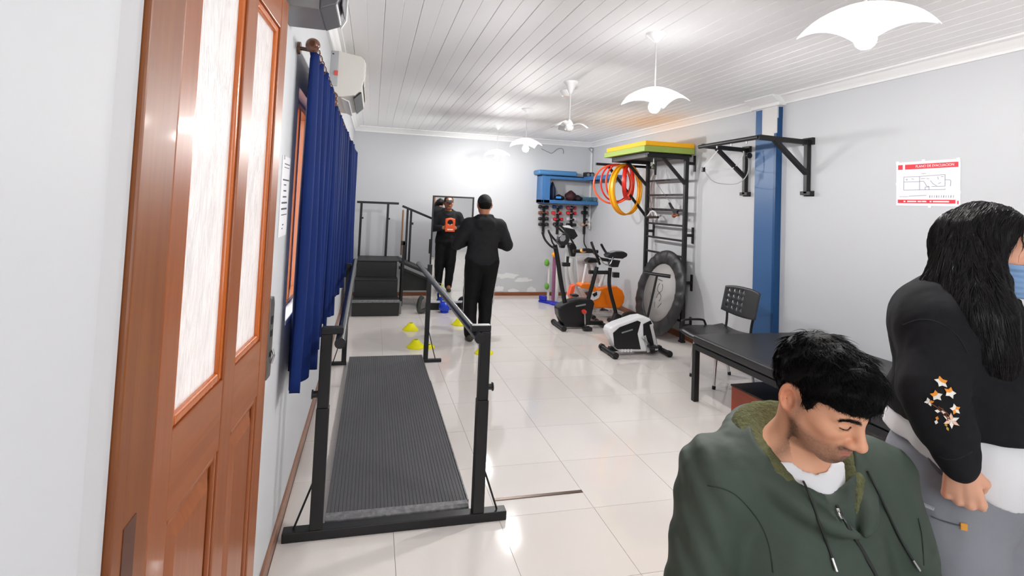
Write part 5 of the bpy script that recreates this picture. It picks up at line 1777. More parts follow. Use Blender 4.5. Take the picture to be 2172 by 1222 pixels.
def head_color(q, skin, lips, beard=0.0, brow=(28, 20, 18), seed=3):
    c = np.tile(np.array(lin(skin)[:3]), (len(q), 1))
    g = np.random.default_rng(seed)
    x, y, z = np.abs(q[:, 0]), q[:, 1], q[:, 2]

    def mixc(w, rgb):
        nonlocal c
        w = np.clip(w, 0, 1)[:, None]; c = c * (1 - w) + np.array(lin(rgb)[:3]) * w
    # warmer cheeks, nose and ears
    warm = tuple(min(255, v * k) for v, k in zip(skin, (1.02, .86, .80)))
    mixc(.35 * np.exp(-((x - .0) ** 2 + (y - .118) ** 2 + (z + .032) ** 2) / .0004), warm)
    mixc(.4 * np.exp(-((x - .045) ** 2 + (y - .07) ** 2 + (z + .03) ** 2) / .0007), warm)
    mixc(.6 * np.clip((x - .074) / .008, 0, 1) * (np.abs(y) < .05), warm)
    if beard > 0:
        m = np.clip((-.038 - z) / .02, 0, 1) * np.clip((y + .012) / .02, 0, 1) * np.clip((z + .125) / .01, 0, 1)
        m *= 1 - np.clip(1 - (np.hypot((x - .052) / .028, (z + .025) / .028)), 0, 1)      # bare cheek
        side = np.exp(-((y - .005) / .016) ** 2) * np.clip((.03 - z) / .03, 0, 1) * (x > .05)
        mous = np.exp(-((z + .0505) / .0065) ** 2) * np.clip((.034 - x) / .012, 0, 1) * (y > .075)
        chin = np.exp(-((z + .092) / .016) ** 2 - (x / .03) ** 2) * (y > .06)
        w = np.clip(.62 * m + .6 * side + 1.0 * mous + .5 * chin, 0, 1)
        w *= .72 + .28 * g.random(len(q))
        mixc(beard * w, (52, 38, 32))
    lp = np.maximum(np.exp(-((z + .0605) / .0042) ** 2) * (y > .085), np.exp(-((z + .0705) / .0052) ** 2) * (y > .085)) * np.clip((.025 - x) / .005, 0, 1)
    mixc(lp * .85, lips)
    # brows
    t = np.clip((x - .011) / .04, 0, 1)
    zc = .0225 + .009 * np.sin(t * 2.2) - .004 * t
    bw = np.exp(-((z - zc) / (.0052 - .002 * t)) ** 4) * ((x > .009) & (x < .053)) * (y > .05)
    mixc(bw * .92, brow)
    # lash line
    ll = np.exp(-((z - (-.0042 - .0036 * np.sin(np.clip((x - .018) / .03, 0, 1) * PI))) / .0013) ** 2) * ((x > .0185) & (x < .048)) * (y > .07)
    mixc(ll * .0 + 0, brow)
    return c


def hand_pts(fr, side, curls, spread=1.0, thumb=((.026, .018, -.006), (.046, .045, -.016), (.048, .072, -.024), (.044, .09, -.03)), scale=1.0):
    """fr: frame at the wrist (x towards the thumb, y along the hand, z out of the back)"""
    chains = []
    kx = [.030, .0105, -.0095, -.029]; ky = [.084, .089, .085, .076]; ln = [1.0, 1.1, 1.02, .8]
    for i in range(4):
        k = np.array([kx[i] * spread, ky[i], .004 - .003 * abs(i - 1.3)]) * scale
        pts = [np.array([kx[i] * .55, .012, 0]) * scale, k]
        rs = [.0125 * scale, .0108 * scale]
        ang = 0; p = k
        for j, l in enumerate((.044, .027, .022)):
            ang += math.radians(curls[i][j])
            p = p + np.array([kx[i] * .05 * (spread - 1), math.cos(ang), -math.sin(ang)]) * l * ln[i] * scale
            pts.append(p); rs.append((.0094, .0084, .0072)[j] * scale * (1 if i < 3 else .88))
        chains.append((pts, rs))
    chains.append(([np.array(p) * scale for p in thumb], [.0125 * scale, .0115 * scale, .0105 * scale, .0088 * scale]))
    out = []
    for pts, rs in chains:
        out.append(([fr.w(*(p * np.array([side, 1, 1]))) for p in pts], rs))
    return out


def add_hand(S, fr, side, curls, **kw):
    ch = hand_pts(fr, side, curls, **kw)
    ctr = fr.w(0, .07, -.01)
    sc = kw.get('scale', 1.0)
    palm = [fr.w(side * .0, .01, 0), fr.w(side * .012, .06, -.004), fr.w(-side * .012, .06, -.004)]

    def fn(P):
        d = np.minimum(sd_seg(P, palm[0], palm[1], .02 * sc, .017 * sc), sd_seg(P, palm[0], palm[2], .02 * sc, .017 * sc))
        for i, (pts, rs) in enumerate(ch):
            q = sd_seg(P, pts[0], pts[1], rs[0], rs[1])
            d = smin(d, q, .009 * sc)
        for i, (pts, rs) in enumerate(ch):
            q = sd_path(P, pts[1:], rs[1:])
            d = smin(d, q, .004 * sc)
        return d
    S.add(fn, ctr, .14 * sc, .012)
    return ch


SKIN = mat('skin', (190, 130, 100), .48, spec=.35, attr='Col', sss=.0, bump=(420, .06, .002))
HAIRB = mat('black_hair', (10, 9, 10), .62, spec=.12, bump=(260, .5, .004), stretch=(1, 1, .3))
# ================================================================== SEATED MAN IN THE GREEN HOODED JACKET
HAIR_YK = np.array([-.14, -.10, -.075, -.050, -.040, -.012, .008, .013, .022, .030, .036, .050, .070, .16])
HAIR_ZK = np.array([-.055, -.06, -.055, -.035, .026, .040, .034, .006, -.004, .012, .036, .045, .049, .050])


def short_hair(q, thick=1.0):
    x, y, z = np.abs(q[:, 0]), q[:, 1], q[:, 2]
    d = sd_ell(q, (0, -.010, .043), (.0865, .110, .097))
    d = smin(d, sd_ell(q, (0, .044, .074), (.068, .056, .042)), .05)
    # hairline height as a function of the position along the head
    hz = np.interp(y, HAIR_YK, HAIR_ZK).astype(f32)
    side = np.interp(x, [0, .05, .09], [.0, .0, -.002]).astype(f32)
    d = smax(d, (hz + side - z) * .8, .008)
    # do not swallow the ear
    qs = q.copy(); qs[:, 0] = x
    d = smax(d, -(sd_ell(qs, (.084, -.014, -.002), (.020, .027, .040))), .006)
    n = wnoise(q, 120, 1.0) * .0022 + wnoise(q, 55, 2.2) * .0038 * np.clip((z - .02) / .06, 0, 1)
    d = d + n.astype(f32)
    return d


def hair_strands(name, mesh_V, mesh_N, fr, m, parent, n, L, r, crown, seed, keep=None, fwd=.5, lift=.22, curl=.15, surf_r=.1):
    g = np.random.default_rng(seed)
    loc = (mesh_V - fr.o) @ fr.R.T
    idx = np.arange(len(loc))
    if keep is not None: idx = idx[keep(loc)]
    idx = g.choice(idx, n)
    q = loc[idx]; nn = (mesh_N[idx] @ fr.R.T)
    away = q - np.array(crown); away[:, 2] *= .6
    flow = away / (np.linalg.norm(away, axis=1)[:, None] + 1e-6) + np.array([0, fwd, -.35]) + g.normal(0, .22, q.shape)
    flow -= nn * (flow * nn).sum(1)[:, None]; flow /= np.linalg.norm(flow, axis=1)[:, None] + 1e-9
    hz = np.interp(q[:, 1] + .018, HAIR_YK, HAIR_ZK)
    Lm = np.minimum(L, .010 + .75 * np.maximum(0, q[:, 2] - hz))
    V, Q = strands(q - nn * .003, flow, nn, Lm * g.uniform(.6, 1.1, n), r * g.uniform(.6, 1.2, n), 5, curl, 0, lift, seed, surf_r)
    V = V @ fr.R + fr.o
    o = np_mesh(name, V, Q, m, parent); o['kind'] = 'stuff'
    return o


man = thing('person', (1.04, 1.12, 0), 'man in a dark green hooded jacket seated in the foreground, looking down', 'person')
HD = Fr((1.00995, 1.03043, 1.19203), face_basis(25.3, 25.3, -5.75))
_RT = face_basis(5)
TO = Fr(HD.o - .085 * _RT[1] - .15 * _RT[2], _RT)
JNT = {s: dict(sh=TO.w(s * .195, 0, -.075), el=TO.w(s * .262, .05, -.33), wr=TO.w(s * .13, .27, -.415), hip=TO.w(s * .085, -.02, -.50), kn=TO.w(s * .14, .40, -.49), an=TO.w(s * .14, .40, -.95)) for s in (-1, 1)}


def torso_core(q, g=0.0):
    d = sd_ell(q, (0, .015, -.20), (.165 + g, .105 + g, .20 + g))
    d = smin(d, sd_ell(q, (0, .01, -.43), (.165 + g, .12 + g, .16 + g)), .06)
    qs = q.copy(); qs[:, 0] = np.abs(q[:, 0])
    d = smin(d, sd_seg(qs, (.0, -.005, -.055), (.165, 0, -.075), .058 + g, .055 + g), .05)
    d = smin(d, sd_seg(qs, (.03, -.01, .01), (.12, -.005, -.05), .042 + g, .045 + g), .04)
    return d


B_ = Sdf()
B_.add(lambda P: torso_core(TO.loc(P)), TO.w(0, 0, -.28), .42, .02)
B_.path([HD.w(0, -.02, -.05), TO.w(0, .0, -.02)], [.054, .060], .03)
B_.add(lambda P: head_sdf(HD.loc(P)), HD.w(0, .01, 0), .165, .022)
for s in (-1, 1):
    j = JNT[s]
    B_.path([j['sh'], j['el'], j['wr']], [.055, .042, .028], .03)
    B_.path([j['hip'], j['kn']], [.088, .058], .04); B_.path([j['kn'], j['an'], j['an'] + TO.wd((0, .14, -.04))], [.056, .038, .03], .02)
    yd = (j['wr'] - j['el']); yd /= np.linalg.norm(yd); zd = np.array([0, 0, 1.0]) - yd * yd[2]; zd /= np.linalg.norm(zd)
    xd = np.cross(yd, zd)
    add_hand(B_, Fr(j['wr'], np.array([xd, yd, zd])), -1 if s > 0 else 1, [(18, 22, 15), (16, 22, 15), (18, 24, 15), (20, 26, 18)])
V, Q = mesh_sdf(B_, TO.w(0, 0, 0) - np.array([.5, .62, 1.06]), TO.w(0, 0, 0) + np.array([.55, .45, .36]), .0029)
col = head_color(HD.loc(V), (216, 160, 128), (178, 108, 96), beard=.95)
np_mesh('body', V, Q, SKIN, man, col)

# hair
hf = Sdf().add(lambda P: short_hair(HD.loc(P)), HD.w(0, 0, .04), .2)
V, Q = mesh_sdf(hf, HD.o - .2, HD.o + .2, .0026)
hair = np_mesh('hair', V, Q, HAIRB, man)
N_ = grad(hf, V)
hair_strands('hair_strands', V, N_, HD, HAIRB, hair, 14000, .042, .0009, (0, -.06, .16), 3, None, fwd=.4, lift=.16, curl=.3, surf_r=.085)
hair_strands('hair_strands', V, N_, HD, HAIRB, hair, 500, .036, .0010, (0, -.06, .10), 4, lambda q: (q[:, 2] > .11), fwd=.2, lift=.55, curl=.5)
# eyebrows and lashes as fine hairs lying on the skin
bf = lambda P: head_sdf(HD.loc(P))
g_ = np.random.default_rng(9)
for s in (-1, 1):
    n = 150; t = g_.uniform(0, 1, n)
    x = s * (.011 + .041 * t); zc = .0225 + .009 * np.sin(t * 2.2) - .004 * t + g_.normal(0, .0019, n) * (1.2 - .6 * t)
    q = np.stack([x, np.full(n, .12), zc], 1).astype(f32)
    for _ in range(60):
        d = head_sdf(q); q[:, 1] -= np.where(d > .0003, d * .7, 0)
    nn = grad(head_sdf, q)
    q = q + (nn * .0004).astype(f32)
    fl = np.stack([np.full(n, s * 1.0), np.full(n, -.25), .5 - .9 * t], 1) + g_.normal(0, .15, (n, 3)); fl -= nn * (fl * nn).sum(1)[:, None]; fl /= np.linalg.norm(fl, axis=1)[:, None]
    V, Q = strands(q.astype(float), fl, nn, .008, .00035, 3, 0, 0, .1, 5 + s, .2)
    o = np_mesh('eyebrow', V @ HD.R + HD.o, Q, HAIRB, man); o['kind'] = 'stuff'
    n = 44; t = np.linspace(0, 1, n)
    lx = s * np.interp(t, [0, .35, .7, 1], [.0175, .029, .039, .0490]); lz = np.interp(t, [0, .35, .7, 1], [.0055, .0032, .0042, .0072])
    q = np.stack([lx, np.full(n, .11), lz], 1).astype(f32)
    for _ in range(60):
        d = head_sdf(q); q[:, 1] -= np.where(d > .0003, d * .7, 0)
    nn = grad(head_sdf, q); q = q + (nn * .0008).astype(f32)
    MB().tube([tuple(HD.w(*p)) for p in q[::2].astype(float)], .0007, 6).build('eyelash_line', HAIRB, man)
    V, Q = strands(q.astype(float), np.tile(np.array([s * .15, .75, -.65]), (n, 1)), np.tile(np.array([0, .6, .8]), (n, 1)), .0036, .00022, 3, 0, 0, .3, 15, .05)
    o = np_mesh('eyelashes', V @ HD.R + HD.o, Q, HAIRB, man); o['kind'] = 'stuff'

# T-shirt
TEE = mat('white_cotton', (226, 226, 228), .85, spec=.2, bump=(500, .15, .002))


def tee(P):
    q = TO.loc(P)
    d = smax(torso_core(q, .008), -sd_seg(P, HD.w(0, -.02, -.08), TO.w(0, .012, -.02), .060, .066), .006)
    return smax(d, q[:, 2] - (-.052 + .75 * np.maximum(0, q[:, 1])), .006)


tf = Sdf().add(tee, TO.w(0, 0, -.28), .42)
V, Q = mesh_sdf(tf, TO.w(0, 0, 0) - np.array([.32, .32, .62]), TO.w(0, 0, 0) + np.array([.32, .32, .15]), .005)
np_mesh('t_shirt', V, Q, TEE, man)

# jacket
JGR = mat('green_jacket_cloth', (66, 77, 68), .62, spec=.25, bump=(350, .1, .002), vary=(5, (61, 71, 63), .2))
FLC = mat('olive_fleece', (112, 114, 82), .95, spec=.1, vary=(110, (78, 80, 54), .35), bump=(160, .9, .006))
ring_pts = catmull([TO.w(-.056, .156, -.115), TO.w(-.085, .130, -.085), TO.w(-.118, .060, -.04), TO.w(-.120, -.04, .005), TO.w(-.05, -.11, .022), TO.w(.06, -.11, .022), TO.w(.135, -.045, .008), TO.w(.130, .055, -.03), TO.w(.050, .133, -.085), TO.w(-.036, .158, -.116)], 4)
nr = len(ring_pts)
ring_r = [.010 + .022 * math.sin(PI * i / (nr - 1)) ** .7 for i in range(nr)]


def jacket_core(P):
    q = TO.loc(P)
    d = torso_core(q, .030)
    d = smin(d, sd_ell(q, (0, .045, -.30), (.185, .125, .17)), .06)
    d = smin(d, sd_ell(q, (0, .0, -.52), (.20, .165, .12)), .06)
    d = smin(d, sd_ell(q, (0, -.12, -.02), (.12, .055, .075)), .05)
    return d


JK = Sdf().add(jacket_core, TO.w(0, 0, -.3), .46, .02)
for s in (-1, 1):
    j = JNT[s]
    JK.path([j['sh'] + TO.wd((s * .006, 0, .004)), j['el'], j['el'] * .25 + j['wr'] * .75, j['wr']], [.090, .075, .060, .050], .028)
JK.path([TO.w(0, .012, -.05), TO.w(0, .02, .02), HD.w(0, .0, -.06)], [.088, .112, .14], .012, 'sub')
JK.path([TO.w(-.046, .20, -.122), TO.w(-.026, .15, -.05), TO.w(-.005, .10, .03)], [.003, .040, .080], .006, 'sub')
_c = sum(ring_pts) / nr
JK.add(lambda P: sd_path(P, ring_pts, ring_r), _c, .26, .022)


def folds(P):
    q = TO.loc(P)
    a = wnoise(q * A3([1.0, 1.0, .55]), 24, .7) * .0030
    b = np.sin(q[:, 2] * 58 + 9 * np.sin(q[:, 0] * 11) + q[:, 1] * 30) * .0030 * np.clip((np.abs(q[:, 0]) - .15) / .08, 0, 1)
    c = wnoise(q, 60, 2.0) * .0012
    return a + b + c


JK.add(folds, (0, 0, 0), 9, 0, 'disp')
V, Q = mesh_sdf(JK, TO.w(0, 0, 0) - np.array([.5, .5, .66]), TO.w(0, 0, 0) + np.array([.5, .45, .16]), .0045)
jk = np_mesh('jacket', V, Q, JGR, man)
lin_a = [p + (TO.w(0, .01, 0) - p) * np.array([.15, .15, 0]) + np.array([0, 0, .017]) for p in ring_pts]
lin_b = []
for i, p in enumerate(ring_pts):
    l = TO.R @ (p - TO.o); t = i / (nr - 1); w = math.sin(PI * t)
    k = (.92 if l[0] > 0 else .55) * w ** .5 if l[1] > .03 else .66
    lin_b.append(p + (TO.w(0, .01, 0) - p) * np.array([k, k, 0]) + np.array([0, 0, -.035 * w]))


def lining(P):
    d = None
    for i in range(2, nr - 2):
        tp = min(1.0, (i - .5) / 6, (nr - 1.5 - i) / 6)
        q = sd_seg(P, lin_a[i], lin_b[i], ring_r[i] * .95 * tp, max(.008, ring_r[i] * .75) * tp)
        d = q if d is None else smin(d, q, .012)
    return d + wnoise(P, 260, .4).astype(f32) * .0011 + wnoise(P, 130, 1.4).astype(f32) * .0014


FL = Sdf().add(lining, _c, .26, .01)
V, Q = mesh_sdf(FL, _c - .27, _c + .27, .0038)
np_mesh('hood_lining', V, Q, FLC, jk)

ALLJ = JK


def on_cloth(f, pts, lift=.0015, n=4):
    out = []
    for (px, py) in pts:
        h = hit(f, px, py)
        if h is not None:
            nrm_ = grad(f, h[None])[0]; out.append(h + nrm_ * lift)
    return catmull(out, n) if len(out) > 2 else out


DARKT = mat('dark_green_trim', (26, 32, 28), .6); SEAM = mat('seam_thread', (38, 48, 42), .8)
zp = on_cloth(ALLJ, [(1774, 1072), (1786, 1096), (1800, 1120), (1818, 1150), (1838, 1185), (1856, 1218), (1876, 1255)])
MB().tube(zp, .0042, 8, flat=.5).build('zipper', DARKT, jk)
zt_ = on_cloth(ALLJ, [(1772, 1080), (1776, 1092), (1782, 1104)], .006, 2)
MB().tube(zt_, [.004] * (len(zt_) - 1) + [.0028], 8, flat=.4).build('zipper_pull', CHROME, jk)
for pts in ([(1692, 998), (1706, 1030), (1722, 1068), (1738, 1110), (1752, 1150), (1763, 1182)], [(1838, 1000), (1858, 1040), (1880, 1085), (1902, 1130), (1922, 1165), (1935, 1186)]):
    w = on_cloth(ALLJ, pts, .003)
    ds = MB().tube(w, .0027, 8).build('drawstring', DARKT, jk)
    e = w[-1]; d_ = w[-1] - w[-2]; d_ /= np.linalg.norm(d_)
    MB().cyl(e, e + d_ * .024, .0034, 10).build('cord_tip', CHROME, ds)
for pts in ([(1500, 1030), (1530, 1036), (1560, 1050), (1590, 1080), (1615, 1115), (1632, 1160), (1640, 1215)], [(1948, 1100), (1956, 1140), (1960, 1200)]):
    w = on_cloth(ALLJ, pts, .0002)
    if len(w) > 2: MB().tube(w, .0013, 6).build('seam', SEAM, jk)

# trousers, shoes and the stool he sits on
TRS = mat('charcoal_trousers', (40, 42, 48), .8, bump=(300, .15, .002))
TF = Sdf()
TF.ell(TO.w(0, -.01, -.50), (.175, .15, .12), None, .03)
for s in (-1, 1):
    j = JNT[s]; TF.path([j['hip'], j['kn'] + np.array([0, 0, -.005])], [.108, .080], .04); TF.path([j['kn'], j['an'] + np.array([0, 0, .01])], [.078, .060], .03)
V, Q = mesh_sdf(TF, TO.w(0, 0, 0) - np.array([.5, .62, 1.03]), TO.w(0, 0, 0) + np.array([.5, .4, -.3]), .008)
np_mesh('trousers', V, Q, TRS, man)
for s in (-1, 1):
    j = JNT[s]; a = j['an']; SF = Sdf().path([a + TO.wd((0, -.03, -.045)), a + TO.wd((0, .08, -.055)), a + TO.wd((0, .17, -.062))], [.045, .042, .034], .02).add(lambda P: (.002 - P[:, 2]), (0, 0, 0), 9, .004, 'int')
    V, Q = mesh_sdf(SF, a - .28, a + .28, .006); np_mesh('shoe', V, Q, BLACKP, man)
sc_ = TO.w(0, -.03, -.5)
stl_ = thing('stool', (sc_[0], sc_[1], 0), 'round black stool under the seated man in the green jacket', 'stool')
MB().lathe([(.001, .39), (.17, .39), (.185, .40), (.185, .425), (.17, .44), (.001, .44)], (sc_[0], sc_[1], 0), 28).build('seat', LEATH, stl_)
for k_ in range(4):
    a = PI / 4 + k_ * PI / 2
    MB().cyl((sc_[0] + .12 * math.cos(a), sc_[1] + .12 * math.sin(a), .39), (sc_[0] + .19 * math.cos(a), sc_[1] + .19 * math.sin(a), 0), .013, 10).build('leg', CHROME, stl_)
# ================================================================== STANDING WOMAN, RIGHT
CAMO = np.array([0, 0, CAM_H])


def cp(px, py, dep):
    return CAMO + ray(px, py) * dep


wo = thing('person', (1.70, 1.15, 0), 'woman with long black hair, blue mask and embroidered black sweater standing at right', 'person')
WH = Fr(cp(2097, 533, 1.5), face_basis(33, 4, 0))
_RW = face_basis(30)
WT = Fr(cp(2045, 622, 1.50), _RW)
WJ = {1: dict(sh=cp(1994, 706, 1.43), el=cp(1974, 830, 1.34), wr=cp(2034, 984, 1.28)),
      -1: dict(sh=WT.w(-.175, -.01, -.09), el=WT.w(-.24, -.02, -.36), wr=WT.w(-.22, .14, -.53))}
for s in (-1, 1):
    WJ[s].update(hip=WT.w(s * .085, -.015, -.50), kn=WT.w(s * .10, .02, -.93), an=WT.w(s * .10, .03, -1.33))


def w_core(q, g=0.0):
    d = sd_ell(q, (0, .01, -.19), (.15 + g, .115 + g, .19 + g))
    d = smin(d, sd_ell(q, (0, .085, -.20), (.12 + g * .5, .075 + g, .09 + g)), .05)
    d = smin(d, sd_ell(q, (0, .03, -.42), (.155 + g, .13 + g, .17 + g)), .07)
    qs = q.copy(); qs[:, 0] = np.abs(q[:, 0])
    d = smin(d, sd_seg(qs, (0, -.01, -.05), (.15, -.01, -.085), .052 + g, .05 + g), .05)
    return d


WB = Sdf().add(lambda P: w_core(WT.loc(P)), WT.w(0, 0, -.28), .45, .02)
WB.path([WH.w(0, -.02, -.05), WT.w(0, .01, -.03)], [.048, .056], .03)
WB.add(lambda P: head_sdf(WH.loc(P), 1.0, .93), WH.w(0, .01, 0), .165, .02)
for s in (-1, 1):
    j = WJ[s]
    WB.path([j['sh'], j['el'], j['wr']], [.05, .042, .028], .03)
    WB.path([j['hip'], j['kn']], [.095, .06], .04); WB.path([j['kn'], j['an'], j['an'] + WT.wd((0, .14, -.03))], [.056, .036, .028], .02)
yd = cp(2044, 1060, 1.28) - WJ[1]['wr']; yd /= np.linalg.norm(yd)
zd = _RW[0] * .93 + _RW[1] * .36; zd -= yd * (zd @ yd); zd /= np.linalg.norm(zd)
add_hand(WB, Fr(WJ[1]['wr'], np.array([np.cross(yd, zd), yd, zd])), -1, [(52, 88, 55), (58, 90, 55), (60, 90, 55), (60, 88, 55)], scale=1.05,
         thumb=((.024, .018, -.008), (.040, .045, -.020), (.034, .068, -.034), (.018, .078, -.044)))
j = WJ[-1]; yd = np.array([0, 0, -1.0]); zd = -_RW[0]
add_hand(WB, Fr(j['wr'], np.array([np.cross(yd, zd), yd, zd])), 1, [(30, 40, 30)] * 4, scale=.93)
_o = WT.o
V, Q = mesh_sdf(WB, _o - np.array([.45, .5, 1.42]), _o + np.array([.5, .45, .36]), .0036)
np_mesh('body', V, Q, SKIN, wo, head_color(WH.loc(V), (222, 166, 138), (186, 112, 104)))
for s in (-1, 1):
    c = WH.w(s * .0325, .0775, .005)
    ey = MB().sphere(c, .0122, 20, 14).build('eye', mat('eye_white', (232, 228, 224), .2), wo)
    ic = WH.w(s * .0325, .0885, .005)
    MB().sphere(ic, .0052, 14, 10).build('iris', mat('eye_iris', (30, 18, 14), .15), ey)

# mask
MSK = mat('mask_blue', (132, 164, 204), .8, spec=.2, bump=(200, .1, .002))


def mask_f(P):
    q = WH.loc(P); x, y, z = np.abs(q[:, 0]), q[:, 1], q[:, 2]
    d = head_sdf(q, 0, .93) - .009 + .0012 * np.sin(z * 420) * (y > .05)
    d = smax(d, z + .022 - .10 * np.maximum(0, y - .07) * 0 - .35 * np.maximum(0, .03 - x), .004)
    d = smax(d, -.112 - z, .004)
    return smax(d, .052 - y - .25 * (z + .06), .004)


V, Q = mesh_sdf(Sdf().add(mask_f, WH.w(0, .05, -.06), .13), WH.o - .17, WH.o + .17, .0026)
mk_ = np_mesh('face_mask', V, Q, MSK, wo)
MB().tube(catmull([WH.w(.062, .068, -.030), WH.w(.074, .042, -.008), WH.w(.083, .012, .012)], 5), .0016, 6).build('ear_loop', WHITEP, mk_)
MB().tube(catmull([WH.w(.060, .056, -.085), WH.w(.072, .03, -.062), WH.w(.081, .002, -.036)], 5), .0016, 6).build('ear_loop', WHITEP, mk_)

# sweater
SWT = mat('black_fleece_sweater', (30, 30, 32), .95, spec=.12, bump=(900, .25, .002), vary=(60, (36, 36, 38), .3))


def sw_core(P):
    q = WT.loc(P)
    d = w_core(q, .035)
    d = smin(d, sd_ell(q, (0, .015, -.30), (.19, .195, .12)), .06)
    d = smin(d, sd_ell(q, (0, -.075, -.12), (.15, .08, .12)), .06)
    return smax(d, -.345 + .02 * q[:, 1] - q[:, 2], .02)


SW = Sdf().add(sw_core, WT.w(0, .02, -.2), .36, .02)
for s in (-1, 1):
    j = WJ[s]
    SW.path([j['sh'], j['sh'] * .35 + j['el'] * .65, j['el'], j['el'] * .45 + j['wr'] * .55, j['el'] * .18 + j['wr'] * .82], [.080, .078, .074, .063, .051], .04)
    SW.path([j['el'] * .17 + j['wr'] * .83, j['el'] * .02 + j['wr'] * .98], [.046, .043], .006)
SW.path([WT.w(.03, -.03, -.03), WT.w(.10, -.04, -.06), WJ[1]['sh']], [.075, .082, .078], .06)
SW.path([WT.w(0, .02, -.05), WH.w(0, 0, -.06)], [.06, .075], .01, 'sub')
SW.add(lambda P: wnoise(WT.loc(P) * A3([1, 1, .7]), 28, 1.1) * .0036 + wnoise(P, 75, 2.2) * .0010, (0, 0, 0), 9, 0, 'disp')
V, Q = mesh_sdf(SW, _o - np.array([.45, .45, .72]), _o + np.array([.5, .45, .12]), .0045)
sw = np_mesh('sweater', V, Q, SWT, wo)
# hem rib
RIBK = mat('black_rib', (22, 22, 24), .85, bump=(300, .4, .003))
# embroidery on the sleeve
EMB_O = mat('thread_orange', (236, 152, 44), .6); EMB_W = mat('thread_white', (240, 236, 228), .6); EMB_B = mat('thread_brown', (120, 62, 34), .6); EMB_Y = mat('thread_yellow', (204, 168, 60), .6)


def petals(px, py, r, n, a0, mats, rr=.36):
    c = hit(SW, px, py); nn = grad(SW, c[None])[0]
    e1 = np.cross(nn, _u); e1 /= np.linalg.norm(e1); e2 = np.cross(nn, e1) * -1
    e1 = -e1 if e1 @ CR < 0 else e1
    for k in range(n):
        a = math.radians(a0 + 360 * k / n)
        d = math.cos(a) * e1 + math.sin(a) * e2; t = np.cross(nn, d)
        mb = MB(); b = c + nn * .0016
        vs = [b - nn * .004, b + d * r * .45 + t * r * rr * .5, b + d * r, b + d * r * .45 - t * r * rr * .5]
        vs += [v + nn * .0009 for v in vs]
        vs[0] = b; mb.hexa(vs).build('embroidered_petal', mats[k % len(mats)], sw)


petals(1996, 811, 0.0145, 5, 90, [EMB_O, EMB_W, EMB_W, EMB_W, EMB_O], .7)
petals(2014, 833, 0.0136, 5, 70, [EMB_O, EMB_O, EMB_W, EMB_W, EMB_W], .7)
petals(1986, 839, 0.0127, 5, 100, [EMB_O, EMB_O, EMB_W, EMB_W, EMB_W], .7)
petals(1971, 852, 0.0102, 4, 20, [EMB_O, EMB_W, EMB_W, EMB_W], .7)
petals(2025, 868, 0.0127, 5, 100, [EMB_W, EMB_W, EMB_O, EMB_W, EMB_O], .65)
petals(1994, 873, 0.0102, 2, 0, [EMB_W], .8)
petals(2017, 892, 0.0179, 6, 30, [EMB_W, mat('thread_peach', (238, 196, 170), .6)], .45)
petals(1987, 891, 0.0102, 2, 80, [EMB_O, EMB_W], .7)
petals(2008, 905, 0.0093, 2, 110, [EMB_Y], .6)
for pts in ([(1975, 856), (1990, 866), (2000, 878), (2012, 888)], [(1990, 862), (2000, 870), (2010, 878), (2014, 890)], [(1998, 866), (2006, 878), (2010, 892)]):
    w = on_cloth(SW, pts, .0018, 3); MB().tube(w, .0011, 6).build('embroidered_stem', EMB_B, sw)
for pts in ([(1915, 690), (1950, 678), (1990, 684), (2030, 712), (2052, 750)],):
    w = on_cloth(SW, pts, .0002, 4); MB().tube(w, .0014, 6).build('seam', RIBK, sw)
w = on_cloth(SW, [(1990, 968), (2010, 975), (2035, 972), (2062, 958)], .0002, 4); MB().tube(w, .0012, 6).build('seam', RIBK, sw)

# white undershirt
def us(P):
    q = WT.loc(P)
    d = w_core(q, .028)
    d = smin(d, sd_ell(q, (0, -.005, -.40), (.180, .180, .12)), .05) + wnoise(q * A3([1, 1, .3]), 40, .3) * .003
    lowz = -.395 - .55 * np.clip(q[:, 1] + .06, 0, .20)
    return smax(smax(d, lowz - q[:, 2], .008), q[:, 2] + .30, .02)


US = Sdf().add(us, WT.w(0, .03, -.4), .34)
V, Q = mesh_sdf(US, _o - np.array([.35, .4, .62]), _o + np.array([.35, .4, -.2]), .0055)
np_mesh('undershirt', V, Q, TEE, wo)

# trousers
TRG = mat('grey_cargo_cloth', (146, 148, 155), .8, spec=.2, bump=(260, .2, .002), vary=(6, (132, 134, 141), .25))
TW = Sdf().ell(WT.w(0, .0, -.48), (.175, .182, .16), _RW, .03)
for s in (-1, 1):
    j = WJ[s]; TW.path([j['hip'], j['kn'], j['an'] + np.array([0, 0, .03])], [.132, .110, .09], .03)
TW.add(lambda P: wnoise(WT.loc(P) * A3([1, 1, .45]), 30, 2.1) * .004 + wnoise(P, 70, .2) * .0012, (0, 0, 0), 9, 0, 'disp')
TW.add(lambda P: WT.loc(P)[:, 2] + .40, (0, 0, 0), 9, .01, 'int')
V, Q = mesh_sdf(TW, _o - np.array([.4, .45, 1.36]), _o + np.array([.4, .42, -.3]), .006)
tw = np_mesh('trousers', V, Q, TRG, wo)
PALE = mat('pale_grey_tape', (186, 188, 194), .7)
w = on_cloth(TW, [(1925, 1052), (1945, 1062), (1965, 1071), (1982, 1078)], .001, 4)
if len(w) > 3: MB().tube(w, .016, 8, flat=.18).build('pocket_tape', PALE, tw)
w = on_cloth(TW, [(1975, 1095), (2000, 1105), (2025, 1112), (2042, 1116)], .0005, 4)
if len(w) > 3: MB().tube(w, .004, 6, flat=.4).build('pocket_edge', mat('grey_cloth_dark', (92, 94, 102), .8), tw)
h = hit(TW, 2044, 1117)
